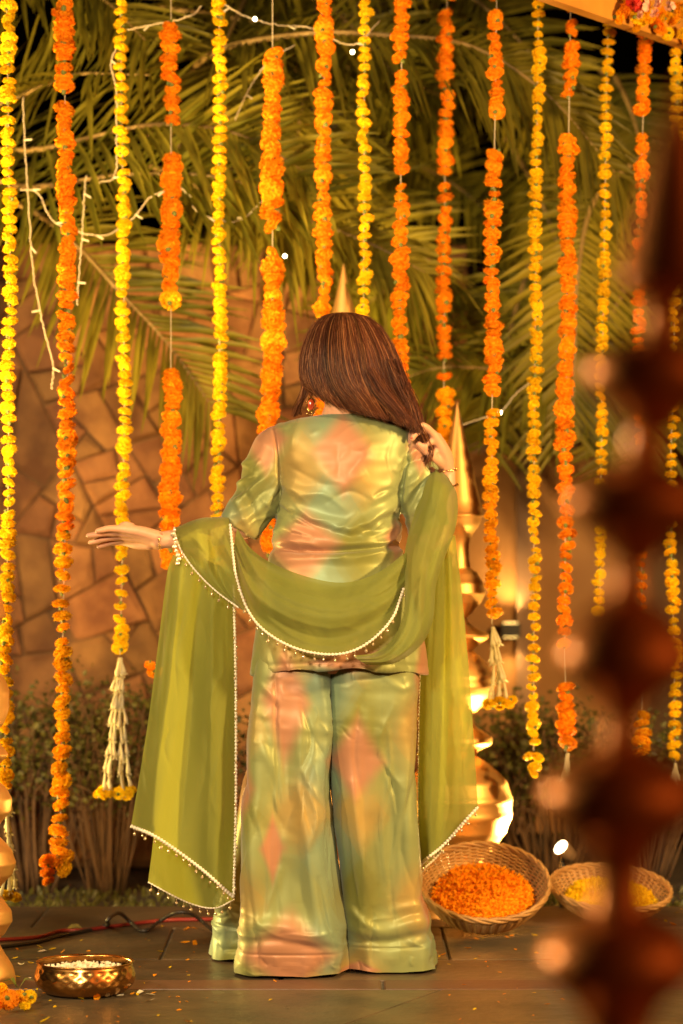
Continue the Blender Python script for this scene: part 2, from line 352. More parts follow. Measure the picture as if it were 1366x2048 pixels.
# ------------------------------------------------------------------ palms
def frond(parent, pts, L=0.30, n=46, droop=0.14, wid=0.0098, spread=0.56, seed=0, both=True, flat=0.35):
    """rachis through world points, leaflets on both sides, one mesh with two materials"""
    r = random.Random(seed); path = catmull(pts, 30); k = len(path); b = MB()
    b.tube([Vector(p) for p in path], [0.011 * (1 - 0.8 * i / (k - 1)) for i in range(k)], 6, 1)
    nn = int(n)
    for i in range(nn):
        u = 0.12 + 0.88 * i / (nn - 1); q = u * (k - 1); j = min(int(q), k - 2)
        o = Vector(path[j]).lerp(Vector(path[j + 1]), q - j); t = (Vector(path[j + 1]) - Vector(path[j])).normalized()
        up = Vector((0, -0.75, 0.65)); side = t.cross(up).normalized(); nrm = side.cross(t).normalized()
        ll = L * (0.55 + 0.6 * math.sin(math.pi * min(1, 0.15 + 0.75 * u))) * r.uniform(.82, 1.12)
        for s in (-1, 1):
            sp = spread + r.uniform(-.07, .07) + 0.25 * (1 - u)
            d = (t * math.cos(sp * 1.35) + side * s * math.sin(sp * 1.35) + nrm * (flat * r.uniform(0, 1))).normalized()
            w_ = wid * r.uniform(.8, 1.25); dr = droop * r.uniform(.5, 1.5); wn = d.cross(nrm).normalized()
            wn = (wn + nrm * r.uniform(-.35, .35)).normalized()
            vs = []
            for c_, wf in ((0, .45), (.35, 1.0), (.7, .75), (1.0, .06)):
                c0 = o + d * (ll * c_) + Vector((0, 0, -dr * ll * c_ * c_))
                fold = nrm * (-w_ * wf * 0.5)
                vs += [c0 + wn * w_ * wf + fold * -1, c0, c0 - wn * w_ * wf + fold * -1]
            fs = []
            for g in range(3): fs += [(g * 3, g * 3 + 1, g * 3 + 4, g * 3 + 3), (g * 3 + 1, g * 3 + 2, g * 3 + 5, g * 3 + 4)]
            b.add(vs, fs, 0)
    return b.build('frond', [M['leaf'], M['rachis']], parent)
def palm(name, label, x, d, top_y, r0=0.16):
    base = P(x, FLOOR_Y(d), d); top = P(x, top_y, d)
    t = thing(name, label, 'palm tree', base); b = MB(); h = top.z - base.z
    prof = []
    for i in range(40):
        z = h * i / 39; prof.append((r0 * (1.1 - 0.3 * i / 39) * (1 + 0.09 * (i % 2)), z))
    b.lathe(prof, 18); b.build('trunk', M['trunk'], t); return t, base, top
pl, plb, plt = palm('palm_tree', 'palm with fronds arching over the stone wall beside fairy light wires', -190, 8.95, 250)
pc, pcb, pct = palm('palm_tree', 'palm behind the stone wall with a long frond arching across', 700, 10.7, -260)
pr_, prb, prt = palm('palm_tree', 'palm whose dark frond hangs down in front of the plaster wall', 1600, 9.4, -40)
def F_(tree, base, pts, **k):
    o = frond(tree, [P(*p) - base for p in pts], **k); return o
hero = [
 (pl, plb, [(-180, 260, 8.9), (20, 369, 8.5), (240, 350, 8.3), (420, 352, 8.2), (600, 400, 8.15)], dict(L=.36, n=46, seed=1)),
 (pl, plb, [(-180, 250, 8.9), (-20, 215, 8.6), (80, 175, 8.45), (155, 148, 8.35), (300, 150, 8.25)], dict(L=.34, n=44, seed=2, spread=.8, flat=.8)),
 (pl, plb, [(-150, 330, 9.0), (60, 420, 8.7), (158, 497, 8.6), (235, 580, 8.55), (337, 690, 8.5), (425, 815, 8.5)], dict(L=.34, n=50, seed=3)),
 (pl, plb, [(-170, 260, 8.9), (-60, 60, 8.6), (60, -20, 8.4), (190, -10, 8.3), (290, 80, 8.2)], dict(L=.30, n=44, seed=4)),
 (pl, plb, [(-160, 280, 8.9), (60, 300, 8.55), (300, 250, 8.35), (480, 270, 8.25), (620, 350, 8.2)], dict(L=.38, n=44, seed=5)),
 (pc, pcb, [(380, 140, 8.75), (455, 93, 8.5), (630, 66, 8.35), (790, 72, 8.3), (913, 84, 8.3), (1006, 124, 8.3), (1084, 181, 8.3), (1139, 235, 8.3), (1230, 345, 8.35)], dict(L=.25, n=74, seed=6, droop=.5)),
 (pc, pcb, [(300, 330, 8.8), (440, 392, 8.6), (570, 425, 8.5), (735, 485, 8.45), (850, 545, 8.45)], dict(L=.26, n=50, seed=7, droop=.55)),
 (pc, pcb, [(560, -120, 9.3), (480, 20, 8.9), (440, 150, 8.7), (480, 300, 8.6)], dict(L=.34, n=44, seed=8)),
 (pc, pcb, [(680, -200, 9.6), (640, 60, 9.1), (600, 240, 8.9), (590, 420, 8.8)], dict(L=.34, n=44, seed=9)),
 (pr_, prb, [(1330, 420, 9.0), (1180, 690, 8.9), (1036, 735, 8.8), (887, 735, 8.7), (800, 760, 8.7)], dict(L=.24, n=46, seed=10, droop=.5)),
 (pr_, prb, [(1300, 300, 9.0), (1190, 400, 8.9), (1155, 560, 8.8), (1150, 720, 8.75), (1145, 860, 8.75)], dict(L=.28, n=52, seed=11)),
]
for t, bs, pts, k in hero: F_(t, bs, pts, **k)
rr = random.Random(5)
# fuller background fronds
for i in range(8):
    x = rr.uniform(-60, 560); y = rr.uniform(-60, 400) ; d = rr.uniform(8.75, 9.2); ang = rr.uniform(-.5, .7); ln = rr.uniform(260, 430)
    ex, ey = x + math.cos(ang) * ln, y + math.sin(ang) * ln
    F_(pl, plb, [(x - 40, y - 20, d + .1), ((x + ex) / 2, (y + ey) / 2 - 45, d), (ex, ey, d - .05)], L=.30, n=34, seed=100 + i, spread=.75, flat=.6)
for i in range(10):
    x = rr.uniform(560, 1020); y = rr.uniform(-80, 640); d = rr.uniform(9.1, 9.9); ang = rr.uniform(.2, 2.9); ln = rr.uniform(220, 380)
    ex, ey = x + math.cos(ang) * ln, y + math.sin(ang) * ln
    F_(pc, pcb, [(x, y, d + .1), ((x + ex) / 2, (y + ey) / 2 - 30, d), (ex, ey, d - .05)], L=.27, n=32, seed=200 + i, spread=.7)
for i in range(12):
    x = rr.uniform(1000, 1420); y = rr.uniform(-60, 620); d = rr.uniform(9.0, 9.8); ang = rr.uniform(.9, 2.9); ln = rr.uniform(220, 380)
    ex, ey = x + math.cos(ang) * ln, y + math.sin(ang) * ln
    F_(pr_, prb, [(x, y, d + .1), ((x + ex) / 2, (y + ey) / 2 - 30, d), (ex, ey, d - .05)], L=.27, n=32, seed=300 + i, spread=.7)

# ------------------------------------------------------------------ shrubs and ground cover
def shrub(x, d, top_y, wid, seed, label, nl=1500):
    r = random.Random(seed); base = P(x, FLOOR_Y(d), d); base.z = -0.03; h = P(x, top_y, d).z + .03
    t = thing('shrub', label, 'shrub', base, 'twiggy shrubs in the planting bed'); st = MB(); tips = []
    for i in range(52):
        a = r.uniform(0, 6.28); rad = wid * math.sqrt(r.random()); hh = h * r.uniform(.65, 1.0)
        p0 = Vector((math.cos(a) * rad * .25, math.sin(a) * rad * .2, 0)); p2 = Vector((math.cos(a) * rad, math.sin(a) * rad * .6, hh))
        p1 = (p0 + p2) / 2 + Vector((r.uniform(-.04, .04), r.uniform(-.03, .03), hh * .1))
        path = catmull([p0, p1, p2], 8); st.tube([Vector(q) for q in path], [r.choice((.0026, .0034, .005)) * (1 - .7 * k / 7) for k in range(8)], 5); tips.append(path)
        for _ in range(2):
            q = Vector(path[r.randint(3, 6)]); e = q + Vector((r.uniform(-.09, .09), r.uniform(-.06, .06), r.uniform(.03, .14)))
            st.tube([q, (q + e) / 2 + Vector((0, 0, .01)), e], [.003, .0025, .0015], 4); tips.append(np.array([list(q), list((q + e) / 2), list(e)] * 2))
    st.build('stems', M['twig'], t); lf = MB()
    for i in range(nl):
        p = tips[r.randrange(len(tips))]; q = Vector(p[-1 - int(r.random() ** 2 * (len(p) * .45))]) + Vector((r.gauss(0, .035), r.gauss(0, .03), r.gauss(0, .035)))
        if q.z < h * .45 and r.random() < .8: continue
        a = Vector((r.gauss(0, 1), r.gauss(0, 1), r.gauss(0, .7))).normalized(); c = a.orthogonal().normalized(); c = Matrix.Rotation(r.uniform(0, 6.28), 3, a) @ c
        l = r.uniform(.014, .026); w_ = l * .42; n_ = a.cross(c) * l * .12
        lf.add([q, q + a * l * .5 + c * w_ + n_, q + a * l, q + a * l * .5 - c * w_ + n_], [(0, 1, 2, 3)])
    lf.build('foliage', M['shrub'], t, smooth=False); return t
lab = ['twiggy shrub at the foot of the stone wall, beside the metal bowl', 'leafy shrub below the tuberose tassel garland at the stone wall',
       'shrub growing behind the trailing green scarf', 'shrub behind the golden pot tower at the plaster wall', 'leafy shrub behind the wicker baskets',
       'low shrub growing behind the small flood lamp', 'shrub at the stone wall behind the leftmost pots'.replace('leftmost pots', 'yellow garland with a tassel')]
for k, (x, d, ty, wd) in enumerate([(70, 8.75, 1400, .25), (215, 8.7, 1385, .24), (370, 8.7, 1400, .24), (1000, 9.0, 1420, .22), (1110, 8.9, 1425, .25), (1290, 8.9, 1450, .28), (-80, 8.7, 1405, .22)]):
    shrub(x, d, ty, wd, 40 + k, lab[k])
gc = MB(); r = random.Random(3)
for i in range(3600):
    x = r.uniform(-1.6, 1.9); d = 8.22 + r.random() ** 2 * .55; z = -.03; h = r.uniform(.008, .04); a = Vector((r.gauss(0, .5), r.gauss(0, .4), 1)).normalized() * h
    s_ = Vector((r.uniform(-1, 1), r.uniform(-1, 1), 0)).normalized() * r.uniform(.003, .007); q = Vector((x, d - D0, z))
    gc.add([q - s_ * .5, q + s_ * .5, q + a * .6 + s_, q + a, q + a * .6 - s_], [(0, 1, 2, 3, 4)])
tag(gc.build('ground_cover', M['shrub'], smooth=False), 'low leafy ground cover along the edge of the paving', 'ground cover', kind='stuff')

# ------------------------------------------------------------------ marigolds and garlands
def marigold(name, m, seed, npet=120, flat=.62):
    r = random.Random(seed); b = MB(); b.ellip((0, 0, 0), (.62, .62, .62 * flat), 10, 6)
    g = math.pi * (3 - math.sqrt(5))
    for i in range(npet):
        cz = 1 - 1.72 * (i + .5) / npet; ph = math.acos(max(-1, cz)) + r.uniform(-.1, .1); q = g * i + r.uniform(-.2, .2)
        n_ = Vector((math.sin(ph) * math.cos(q), math.sin(ph) * math.sin(q), math.cos(ph))); tg = Vector((-math.sin(q), math.cos(q), 0)); bt = n_.cross(tg)
        w_ = r.uniform(.15, .23); o = r.uniform(.88, 1.06); tw = r.uniform(-.9, .9); wd = tg * math.cos(tw) + bt * math.sin(tw)
        sc_ = lambda v: Vector((v.x, v.y, v.z * flat))
        base = n_ * .5; mid = n_ * (o * .86) + bt * r.uniform(-.1, .1); curl = (-bt if r.random() < .5 else bt) * .1
        b.add([sc_(base), sc_(mid - wd * w_), sc_(n_ * o - wd * w_ * .8 + curl), sc_(n_ * (o - .05)), sc_(n_ * o + wd * w_ * .8 + curl), sc_(mid + wd * w_)],
              [(0, 1, 5), (1, 2, 3), (1, 3, 5), (3, 4, 5)])
    b.lathe([(.07, -.78), (.17, -.7), (.24, -.45), (.22, -.2)], 8, 1)
    return b.mesh(name, [m, M['calyx']], smooth=False)
FL = {c: [marigold('marigold', M[c], 10 * i + s, flat=fl) for s, fl in enumerate((.52, .6, .66, .74, .62, .56, .68, .8))] for i, c in enumerate(('yellow', 'orange', 'amber'))}
def flower(parent, c, loc, r, rnd, tilt=.36, flip=None):
    o = bpy.data.objects.new('marigold', rnd.choice(FL[c])); C.objects.link(o); o.parent = parent; o.location = loc
    o.scale = (r * rnd.uniform(.94, 1.06), r * rnd.uniform(.94, 1.06), r * rnd.uniform(.92, 1.1))
    up = rnd.random() < .8 if flip is None else flip
    o.rotation_euler = (rnd.gauss(0, tilt) + (0 if up else math.pi), rnd.gauss(0, tilt), rnd.uniform(0, 6.28)); return o
budm = MB()
budm.tube([(0, 0, 0), (0, 0, -.012), (.001, 0, -.03), (0, .001, -.043), (0, 0, -.05)], [.0022, .003, .0042, .0065, .0035], 7)
for k in range(5):
    a = k * 1.257; budm.add([(0, 0, -.045), (.008 * math.cos(a - .4), .008 * math.sin(a - .4), -.053), (.011 * math.cos(a), .011 * math.sin(a), -.057), (.008 * math.cos(a + .4), .008 * math.sin(a + .4), -.053)], [(0, 1, 2, 3)])
BUD = budm.mesh('tuberose_bud', M['cream'])
def tassel(root, base, top, bot, n, spread, d, rnd, col='yellow', fl=7, fr=.014, ringw=None):
    """tuberose buds strung on n strands from pixel top to pixel bot, marigolds at the foot"""
    T = P(top[0], top[1], d) - base; B = P(bot[0], bot[1], d) - base; ends = []
    for i in range(n):
        a = 6.28 * i / n; e = B + Vector((math.cos(a) * spread, math.sin(a) * spread * .6, rnd.uniform(-.01, .01))); ends.append(e)
        L = (e - T).length; k = max(2, int(L / .043)); q = (Vector((0, 0, -1))).rotation_difference((e - T).normalized())
        for j in range(k):
            o = bpy.data.objects.new('tuberose_bud', BUD); C.objects.link(o); o.parent = root
            u = (j + .1) / k; o.location = T.lerp(e, u ** 1.0) + Vector((rnd.gauss(0, .002), rnd.gauss(0, .002), 0)); o.rotation_mode = 'QUATERNION'
            o.rotation_quaternion = q @ Euler((rnd.gauss(0, .12), rnd.gauss(0, .12), rnd.uniform(0, 6))).to_quaternion(); s = rnd.uniform(.9, 1.15); o.scale = (s, s, s)
    for i in range(fl):
        a = 6.28 * i / max(fl, 1); rw = spread if ringw is None else ringw
        flower(root, col, B + Vector((math.cos(a) * rw, math.sin(a) * rw * .6, -.012 + rnd.uniform(-.008, .004))), fr, rnd, .6)
def garland(label, xs, segs, d, seed, threads=None, tas=None, ends=None, name='marigold_garland'):
    """xs: [(y,x)...]; segs: (y0,y1,width px,spacing px,colour)"""
    rnd = random.Random(seed); t = np.array(xs, float); X = lambda y: float(np.interp(y, t[:, 0], t[:, 1]))
    base = P(X(segs[-1][1]), segs[-1][1], d); g = thing(name, label, 'garland', base, 'marigold garlands hanging in a row')
    y0, y1 = (threads or (-70, segs[-1][1])); pts = [P(X(y), y, d) - base for y in np.linspace(y0, y1, 24)]
    b = MB(); b.tube(pts, .0011, 5); b.build('thread', M['thread'], g)
    for (a, z, wd, spc, col) in segs:
        y = a + spc * .5; r = wd / 2 * d / F
        while y < z:
            flower(g, col, P(X(y) + rnd.gauss(0, 1.6) + 2.2 * math.sin(y * .013 + seed), y, d + rnd.gauss(0, .002)) - base, r * rnd.choice((1, 1, 1, .8)) * rnd.uniform(.86, 1.14), rnd)
            y += spc * rnd.uniform(.82, 1.2)
    for (x, y, wd, col) in (ends or []): flower(g, col, P(x, y, d + rnd.uniform(-.01, .01)) - base, wd / 2 * d / F, rnd, .5)
    if tas: tassel(g, base, d=d, rnd=rnd, **tas)
    return g
T = 7.75
garland('full yellow marigold garland hanging before the stone wall with a tuberose tassel', [(-40, 13), (500, 20), (1000, 16), (1580, 9)],
        [(-40, 1020, 34, 20, 'yellow'), (1020, 1580, 36, 21, 'yellow')], 7.35, 1, tas=dict(top=(14, 1585), bot=(20, 1780), n=4, spread=.012, fl=3, fr=.02))
garland('long orange marigold garland ending in a split cluster low above the ground', [(-40, 127), (300, 131), (700, 135), (1000, 131), (1300, 125), (1640, 121)],
        [(-40, 190, 42, 19, 'orange'), (210, 560, 42, 18, 'orange'), (560, 1060, 42, 21, 'orange'), (1060, 1500, 40, 25, 'amber'), (1500, 1720, 40, 23, 'amber')], 7.5, 2,
        ends=[(95, 1722, 38, 'orange'), (95, 1745, 34, 'orange'), (97, 1762, 30, 'orange'), (132, 1712, 38, 'amber'), (128, 1738, 36, 'amber'), (112, 1722, 34, 'orange')])
garland('yellow marigold garland with a long tuberose tassel, behind the outstretched hand', [(-40, 240), (400, 246), (800, 249), (1100, 245), (1310, 240)],
        [(-40, 420, 31, 19, 'yellow'), (420, 1100, 31, 18, 'yellow'), (1100, 1250, 31, 23, 'yellow'), (1250, 1310, 33, 18, 'yellow')], T, 3,
        tas=dict(top=(241, 1312), bot=(230, 1575), n=6, spread=.034, fl=10, fr=.02, ringw=.045))
garland('thick orange marigold garland in three runs parted by long bare thread', [(-40, 342), (600, 342), (1120, 341), (1330, 325)],
        [(42, 250, 42, 20, 'orange'), (310, 590, 44, 17, 'orange'), (588, 612, 44, 24, 'amber'), (740, 1060, 44, 17, 'orange'), (1060, 1130, 42, 20, 'orange')], T, 4, threads=(-70, 1335),
        ends=[(300, 1330, 26, 'orange'), (305, 1345, 26, 'orange'), (344, 1338, 34, 'orange'), (330, 1345, 30, 'amber')])
garland('yellow marigold garland ending behind the raised left sleeve', [(-40, 438), (500, 440), (1160, 436)], [(-40, 1160, 31, 18, 'yellow')], T, 5)
garland('thickest orange marigold garland, two packed runs with thread between them', [(-40, 545), (500, 545), (800, 544), (860, 536), (1100, 540)],
        [(100, 450, 48, 17, 'orange'), (500, 840, 47, 17, 'orange'), (830, 880, 38, 22, 'orange'), (900, 1110, 44, 19, 'orange')], T, 6, threads=(-70, 1110))
garland('unbroken orange garland passing just beside the golden cone tip above the hair', [(-40, 649), (640, 645), (1000, 645)], [(-40, 150, 38, 18, 'orange'), (158, 640, 38, 18, 'orange'), (640, 900, 36, 20, 'orange')], T, 7)
garland('slim yellow marigold garland ending above the hair', [(-40, 729), (620, 727), (900, 727)], [(-40, 900, 28, 18, 'yellow')], T, 8)
garland('orange garland with small gaps coming down behind the dark hair', [(-40, 804), (640, 800), (800, 808)], [(-40, 120, 35, 18, 'orange'), (140, 355, 35, 17, 'orange'), (362, 400, 32, 24, 'orange'), (402, 790, 36, 18, 'orange')], T, 9)
garland('orange garland with a single loose flower between two bits of thread', [(-40, 895), (300, 890), (900, 887)],
        [(-40, 5, 34, 19, 'orange'), (18, 345, 35, 19, 'orange'), (365, 725, 35, 19, 'orange'), (738, 765, 35, 27, 'orange'), (780, 900, 36, 18, 'amber')], 8.15, 10, threads=(-70, 900))
garland('orange garland shading to amber with a white tassel before the gold pots', [(-40, 994), (240, 990), (500, 985), (900, 984), (1250, 984)],
        [(-40, 5, 36, 19, 'orange'), (25, 230, 36, 19, 'orange'), (302, 800, 38, 19, 'orange'), (818, 1245, 32, 18, 'amber')], 7.62, 11, threads=(-70, 1250),
        tas=dict(top=(985, 1250), bot=(1000, 1395), n=5, spread=.022, fl=8, fr=.019, ringw=.032))
garland('slim yellow marigold garland hanging before the plaster wall light', [(-40, 1077), (900, 1068), (1545, 1067)], [(-40, 1500, 29, 18, 'yellow')], T, 12,
        ends=[(1058, 1512, 26, 'yellow'), (1076, 1515, 26, 'yellow'), (1070, 1535, 28, 'yellow'), (1068, 1546, 24, 'yellow')])
garland('thick orange garland with bare thread high up and a single tuberose bud below', [(-40, 1142), (300, 1137), (900, 1131), (1290, 1130), (1500, 1134)],
        [(-40, 32, 32, 17, 'orange'), (42, 72, 30, 16, 'orange'), (85, 190, 36, 20, 'orange'), (275, 542, 42, 18, 'orange'), (555, 905, 42, 17, 'orange'), (905, 1010, 37, 20, 'orange'), (1010, 1290, 34, 21, 'orange'), (1365, 1505, 44, 19, 'orange')], T, 13, threads=(-70, 1510),
        tas=dict(top=(1134, 1505), bot=(1132, 1545), n=4, spread=.006, fl=0))
garland('slim yellow garland hanging straight from the flowered canopy edge', [(-40, 1217), (700, 1205), (1240, 1200)], [(-40, 1240, 27, 19, 'yellow')], 7.9, 14)
garland('orange garland with bare thread hanging below the red rose', [(-40, 1294), (450, 1280), (1500, 1283)], [(35, 225, 34, 19, 'orange'), (268, 900, 33, 19, 'orange'), (1100, 1230, 30, 20, 'orange'), (1420, 1510, 40, 20, 'amber')], 7.9, 15, threads=(-70, 1510))
garland('yellow garland ending in one tuberose bud beside the dark blurred pots', [(-40, 1356), (600, 1348), (980, 1340), (1300, 1347), (1525, 1350)], [(-40, 1525, 29, 19, 'yellow')], 7.9, 16, tas=dict(top=(1350, 1525), bot=(1350, 1560), n=3, spread=.004, fl=0))

# ------------------------------------------------------------------ canopy edge with flowers
a_, b_ = P(1075, -5, 7.16), P(1480, 134, 8.2)
cb = MB(); ax = (b_ - a_).normalized(); nn = Vector((ax.y, -ax.x, 0)).normalized()
mid = (a_ + b_) / 2; L = (b_ - a_).length
rotm = Matrix((ax, -nn, Vector((0, 0, 1)))).transposed()
cb.box(mid + Vector((0, 0, .16)), (L / 2, .02, .16), rot=rotm)
tag(cb.build('canopy_beam', M['drape'], smooth=False), 'orange cloth canopy edge sloping above the garlands, decked with flowers', 'canopy')
fa = thing('flower_spray', 'spray of marigolds with a red rose and pink blossoms on the canopy edge', 'flowers', P(1290, 20, 7.55)); rnd = random.Random(4)
for k in range(70):
    u = rnd.uniform(.22, .95) ** .8; p = a_.lerp(b_, u) + nn * rnd.uniform(.02, .06) + Vector((0, 0, rnd.uniform(.0, .11)))
    flower(fa, rnd.choice(['yellow', 'amber', 'orange']), p - fa.location, rnd.uniform(.018, .026), rnd, 1.2)
def blossom(name, m, seed, n):
    r = random.Random(seed); b = MB()
    for i in range(n):
        u = i / n; q = i * 2.399; el = 1.35 - 1.25 * u; R_ = .35 + .65 * u
        o = Vector((math.cos(q) * math.cos(el), math.sin(q) * math.cos(el), math.sin(el))) * R_; tg = Vector((-math.sin(q), math.cos(q), 0)); up = Vector((math.cos(q) * .3, math.sin(q) * .3, 1)).normalized()
        w_ = .3 + .2 * u
        b.add([o * .35, o * .85 - tg * w_, o + up * .22 - tg * w_ * .6, o * 1.08 + up * .3, o + up * .22 + tg * w_ * .6, o * .85 + tg * w_], [(0, 1, 2, 3), (0, 3, 4, 5)])
    return b.mesh(name, m)
rm, pm = blossom('rose', M['rose'], 1, 22), blossom('pink_blossom', M['pink'], 2, 14)
for nm, me, px in (('rose', rm, [(1268, 8, 28), (1330, -22, 26)]), ('pink_blossom', pm, [(1300, 12, 24), (1322, 8, 24), (1285, 30, 20), (1338, 12, 20), (1312, 28, 18), (1296, -8, 22)])):
    for (x, y, wd) in px:
        o = link(nm, me, fa); o.location = P(x, y, 7.45) - fa.location; s = wd * .62 * 7.45 / F; o.scale = (s, s, s); o.rotation_euler = (R(75), rnd.uniform(-.4, .4), rnd.uniform(0, 6))

# ------------------------------------------------------------------ fairy light strings
def wire(label, pts, d, lit=(), sockets=5, seed=0, rad=.0015):
    r = random.Random(seed); w3 = [P(x, y, d) for x, y in pts]; base = w3[0].copy(); t = thing('string_light', label, 'string light', base, 'fairy light wires in the palm')
    path = catmull(w3, 14 * len(pts)); b = MB()
    b.tube([Vector(p) - base + Vector((r.gauss(0, .001), 0, r.gauss(0, .001))) for p in path], rad, 6); b.build('wire', M['wire'], t)
    for i in range(sockets):
        k = int((i + .5) / sockets * (len(path) - 1)); o = Vector(path[k]) - base; dr = Vector((r.choice((-1, 1)) * r.uniform(.4, 1), -.2, r.uniform(-.8, .2))).normalized()
        b = MB(); b.rtube([o, o + dr * .012, o + dr * .022], [.002, .0024, .002], 6); b.build('bulb', M['bulb'], t)
    for (x, y) in lit:
        b = MB(); b.ellip(P(x, y, d - .02) - base, (.0055, .0055, .0055), 10, 6); b.build('bulb', M['bulb_on'], t)
wire('pale fairy light wire hanging down past the stones to a loose end', [(46, 195), (50, 300), (58, 420), (66, 540), (76, 600), (88, 660), (106, 730), (103, 778)], 8.0, sockets=4, seed=1)
wire('pale fairy light wire dropping beside the long orange garland', [(172, 350), (168, 410), (164, 480), (158, 545), (154, 610)], 8.0, sockets=3, seed=2)
wire('fairy light wire looping between the palm leaves low over the stone wall', [(40, 380), (75, 385), (105, 440), (150, 462), (210, 470), (262, 440), (300, 395), (340, 380), (365, 378), (392, 420), (430, 438), (480, 440), (525, 402)], 8.05, sockets=8, seed=3)
wire('short fairy light wire beside a yellow garland near the palm leaves', [(255, 60), (300, 50), (345, 42), (385, 30), (402, 12)], 7.95, sockets=2, seed=4)
wire('fairy light wire with kinks running down along a yellow garland', [(232, 95), (222, 130), (232, 180), (233, 270), (230, 350), (200, 365)], 7.95, sockets=3, seed=5)
wire('fairy light wire with lit bulbs across the upper palm fronds', [(430, -10), (470, 22), (540, 48), (620, 56), (705, 90), (760, 40)], 8.0, lit=[(510, 38), (705, 104)], sockets=3, seed=6)
wire('fairy light wire with one lit bulb beside the thick orange garland', [(590, 90), (540, 120), (500, 175), (470, 240)], 8.1, sockets=2, lit=[(570, 512)], seed=7)
wire('fairy light wire with one lit bulb over the dark fence', [(1060, 765), (1030, 790), (1000, 825), (960, 838), (925, 850)], 8.3, lit=[(1000, 825)], sockets=1, seed=8)

# ------------------------------------------------------------------ towers of stacked golden pots
def smooth_prof(pts, n=6):
    q = catmull([(r, z, 0) for r, z in pts], (len(pts) - 1) * n + 1); return [(max(.0008, a), b) for a, b, _ in q]
def ridges(prof, n, amp):
    """turned rings round a pot"""
    z0, z1 = prof[0][1], prof[-1][1]
    return [(r * (1 + amp * (abs(math.sin(math.pi * n * (z - z0) / (z1 - z0))) ** 4)), z) for r, z in prof]
def tower(label, cx, d, parts, m='gold', group='towers of stacked golden pots'):
    """parts: (name, [(y, r_px)...], centre_x, rings)"""
    k = d / F; base = P(cx, FLOOR_Y(d), d); base.z = 0
    t = thing('pot_tower', label, 'pot tower', base, group)
    for nm, pr, c, rings in parts:
        y_b = pr[-1][0]; o = P(c if c is not None else cx, y_b, d)
        prof = [(r * k * (1.1 if m == 'shaded_gold' else 1), (y_b - y) * k) for y, r in pr][::-1]
        prof = smooth_prof(prof, 7) if nm != 'cone' else smooth_prof(prof[:3], 4)[:-1] + prof[2:]
        if rings: prof = ridges(smooth_prof(prof, 2), rings, .022)
        b = MB(); b.lathe(prof, 56); ob = b.build(nm, M[m], t); ob.location = o - base; autosmooth(ob, 40)
    return t
def stack(h0):
    return [('cone', [(805 + h0, .6), (900 + h0, 22), (1000 + h0, 45), (1026 + h0, 51), (1030 + h0, 54), (1034 + h0, 53)], None, 0),
     ('stem', [(1034 + h0, 49), (1050 + h0, 44), (1068 + h0, 31), (1085 + h0, 24), (1110 + h0, 23), (1136 + h0, 26)], None, 0),
     ('pot', [(1136 + h0, 27), (1150 + h0, 42), (1175 + h0, 54), (1195 + h0, 52), (1215 + h0, 38), (1236 + h0, 18)], None, 5),
     ('collar', [(1236 + h0, 17), (1252 + h0, 30), (1266 + h0, 60), (1272 + h0, 63), (1277 + h0, 60), (1286 + h0, 46), (1300 + h0, 32)], None, 0),
     ('pot', [(1300 + h0, 30), (1316 + h0, 48), (1340 + h0, 66), (1366 + h0, 73), (1380 + h0, 71), (1405 + h0, 55), (1430 + h0, 30), (1440 + h0, 24)], None, 4),
     ('collar', [(1440 + h0, 24), (1455 + h0, 40), (1470 + h0, 64), (1478 + h0, 69), (1488 + h0, 67), (1500 + h0, 45), (1512 + h0, 36)], None, 0),
     ('pot', [(1512 + h0, 36), (1525 + h0, 58), (1555 + h0, 92), (1600 + h0, 108), (1645 + h0, 103), (1690 + h0, 78), (1715 + h0, 52)], None, 6)]
DT = 8.0
tower('shorter tower of stacked golden pots with a smooth cone, behind the heaped petal basket', 915, DT,
      stack(0) + [('base', [(1715, 50), (1735, 60), (1780, 66), (1822, 84), (FLOOR_Y(DT), 86)], None, 0)])
DT2 = 8.3; s2 = stack(-277)
tower('tall tower of golden pots, only its cone tip showing above the hair', 687, DT2,
      s2 + [('collar', [(1438, 50), (1455, 76), (1465, 78), (1480, 50), (1500, 40)], None, 0), ('pot', [(1500, 40), (1530, 80), (1600, 112), (1660, 100), (1710, 60)], None, 6),
            ('base', [(1710, 55), (1740, 66), (1780, 80), (FLOOR_Y(DT2), 88)], None, 0)])
DL = 6.75
tower('tower of golden pots standing beside the yellow tasselled garland and metal bowl', -52, DL,
      [('cone', [(900, .6), (1050, 30), (1200, 56), (1226, 62), (1230, 64), (1236, 62)], None, 0), ('stem', [(1236, 58), (1260, 40), (1290, 30), (1330, 34)], None, 0),
       ('pot', [(1330, 34), (1360, 62), (1400, 70), (1440, 62), (1470, 40)], None, 4), ('collar', [(1470, 36), (1500, 62), (1512, 66), (1530, 50), (1556, 40)], None, 0),
       ('pot', [(1556, 40), (1580, 66), (1605, 75), (1625, 70), (1650, 50), (1665, 40)], None, 4), ('pot', [(1665, 40), (1695, 70), (1725, 82), (1750, 74), (1775, 50), (1785, 44)], None, 5),
       ('pot', [(1785, 44), (1810, 66), (1835, 76), (1860, 66), (1880, 48)], None, 4), ('base', [(1880, 46), (1905, 60), (1935, 78), (FLOOR_Y(DL), 84)], None, 0)])
DN = 2.4
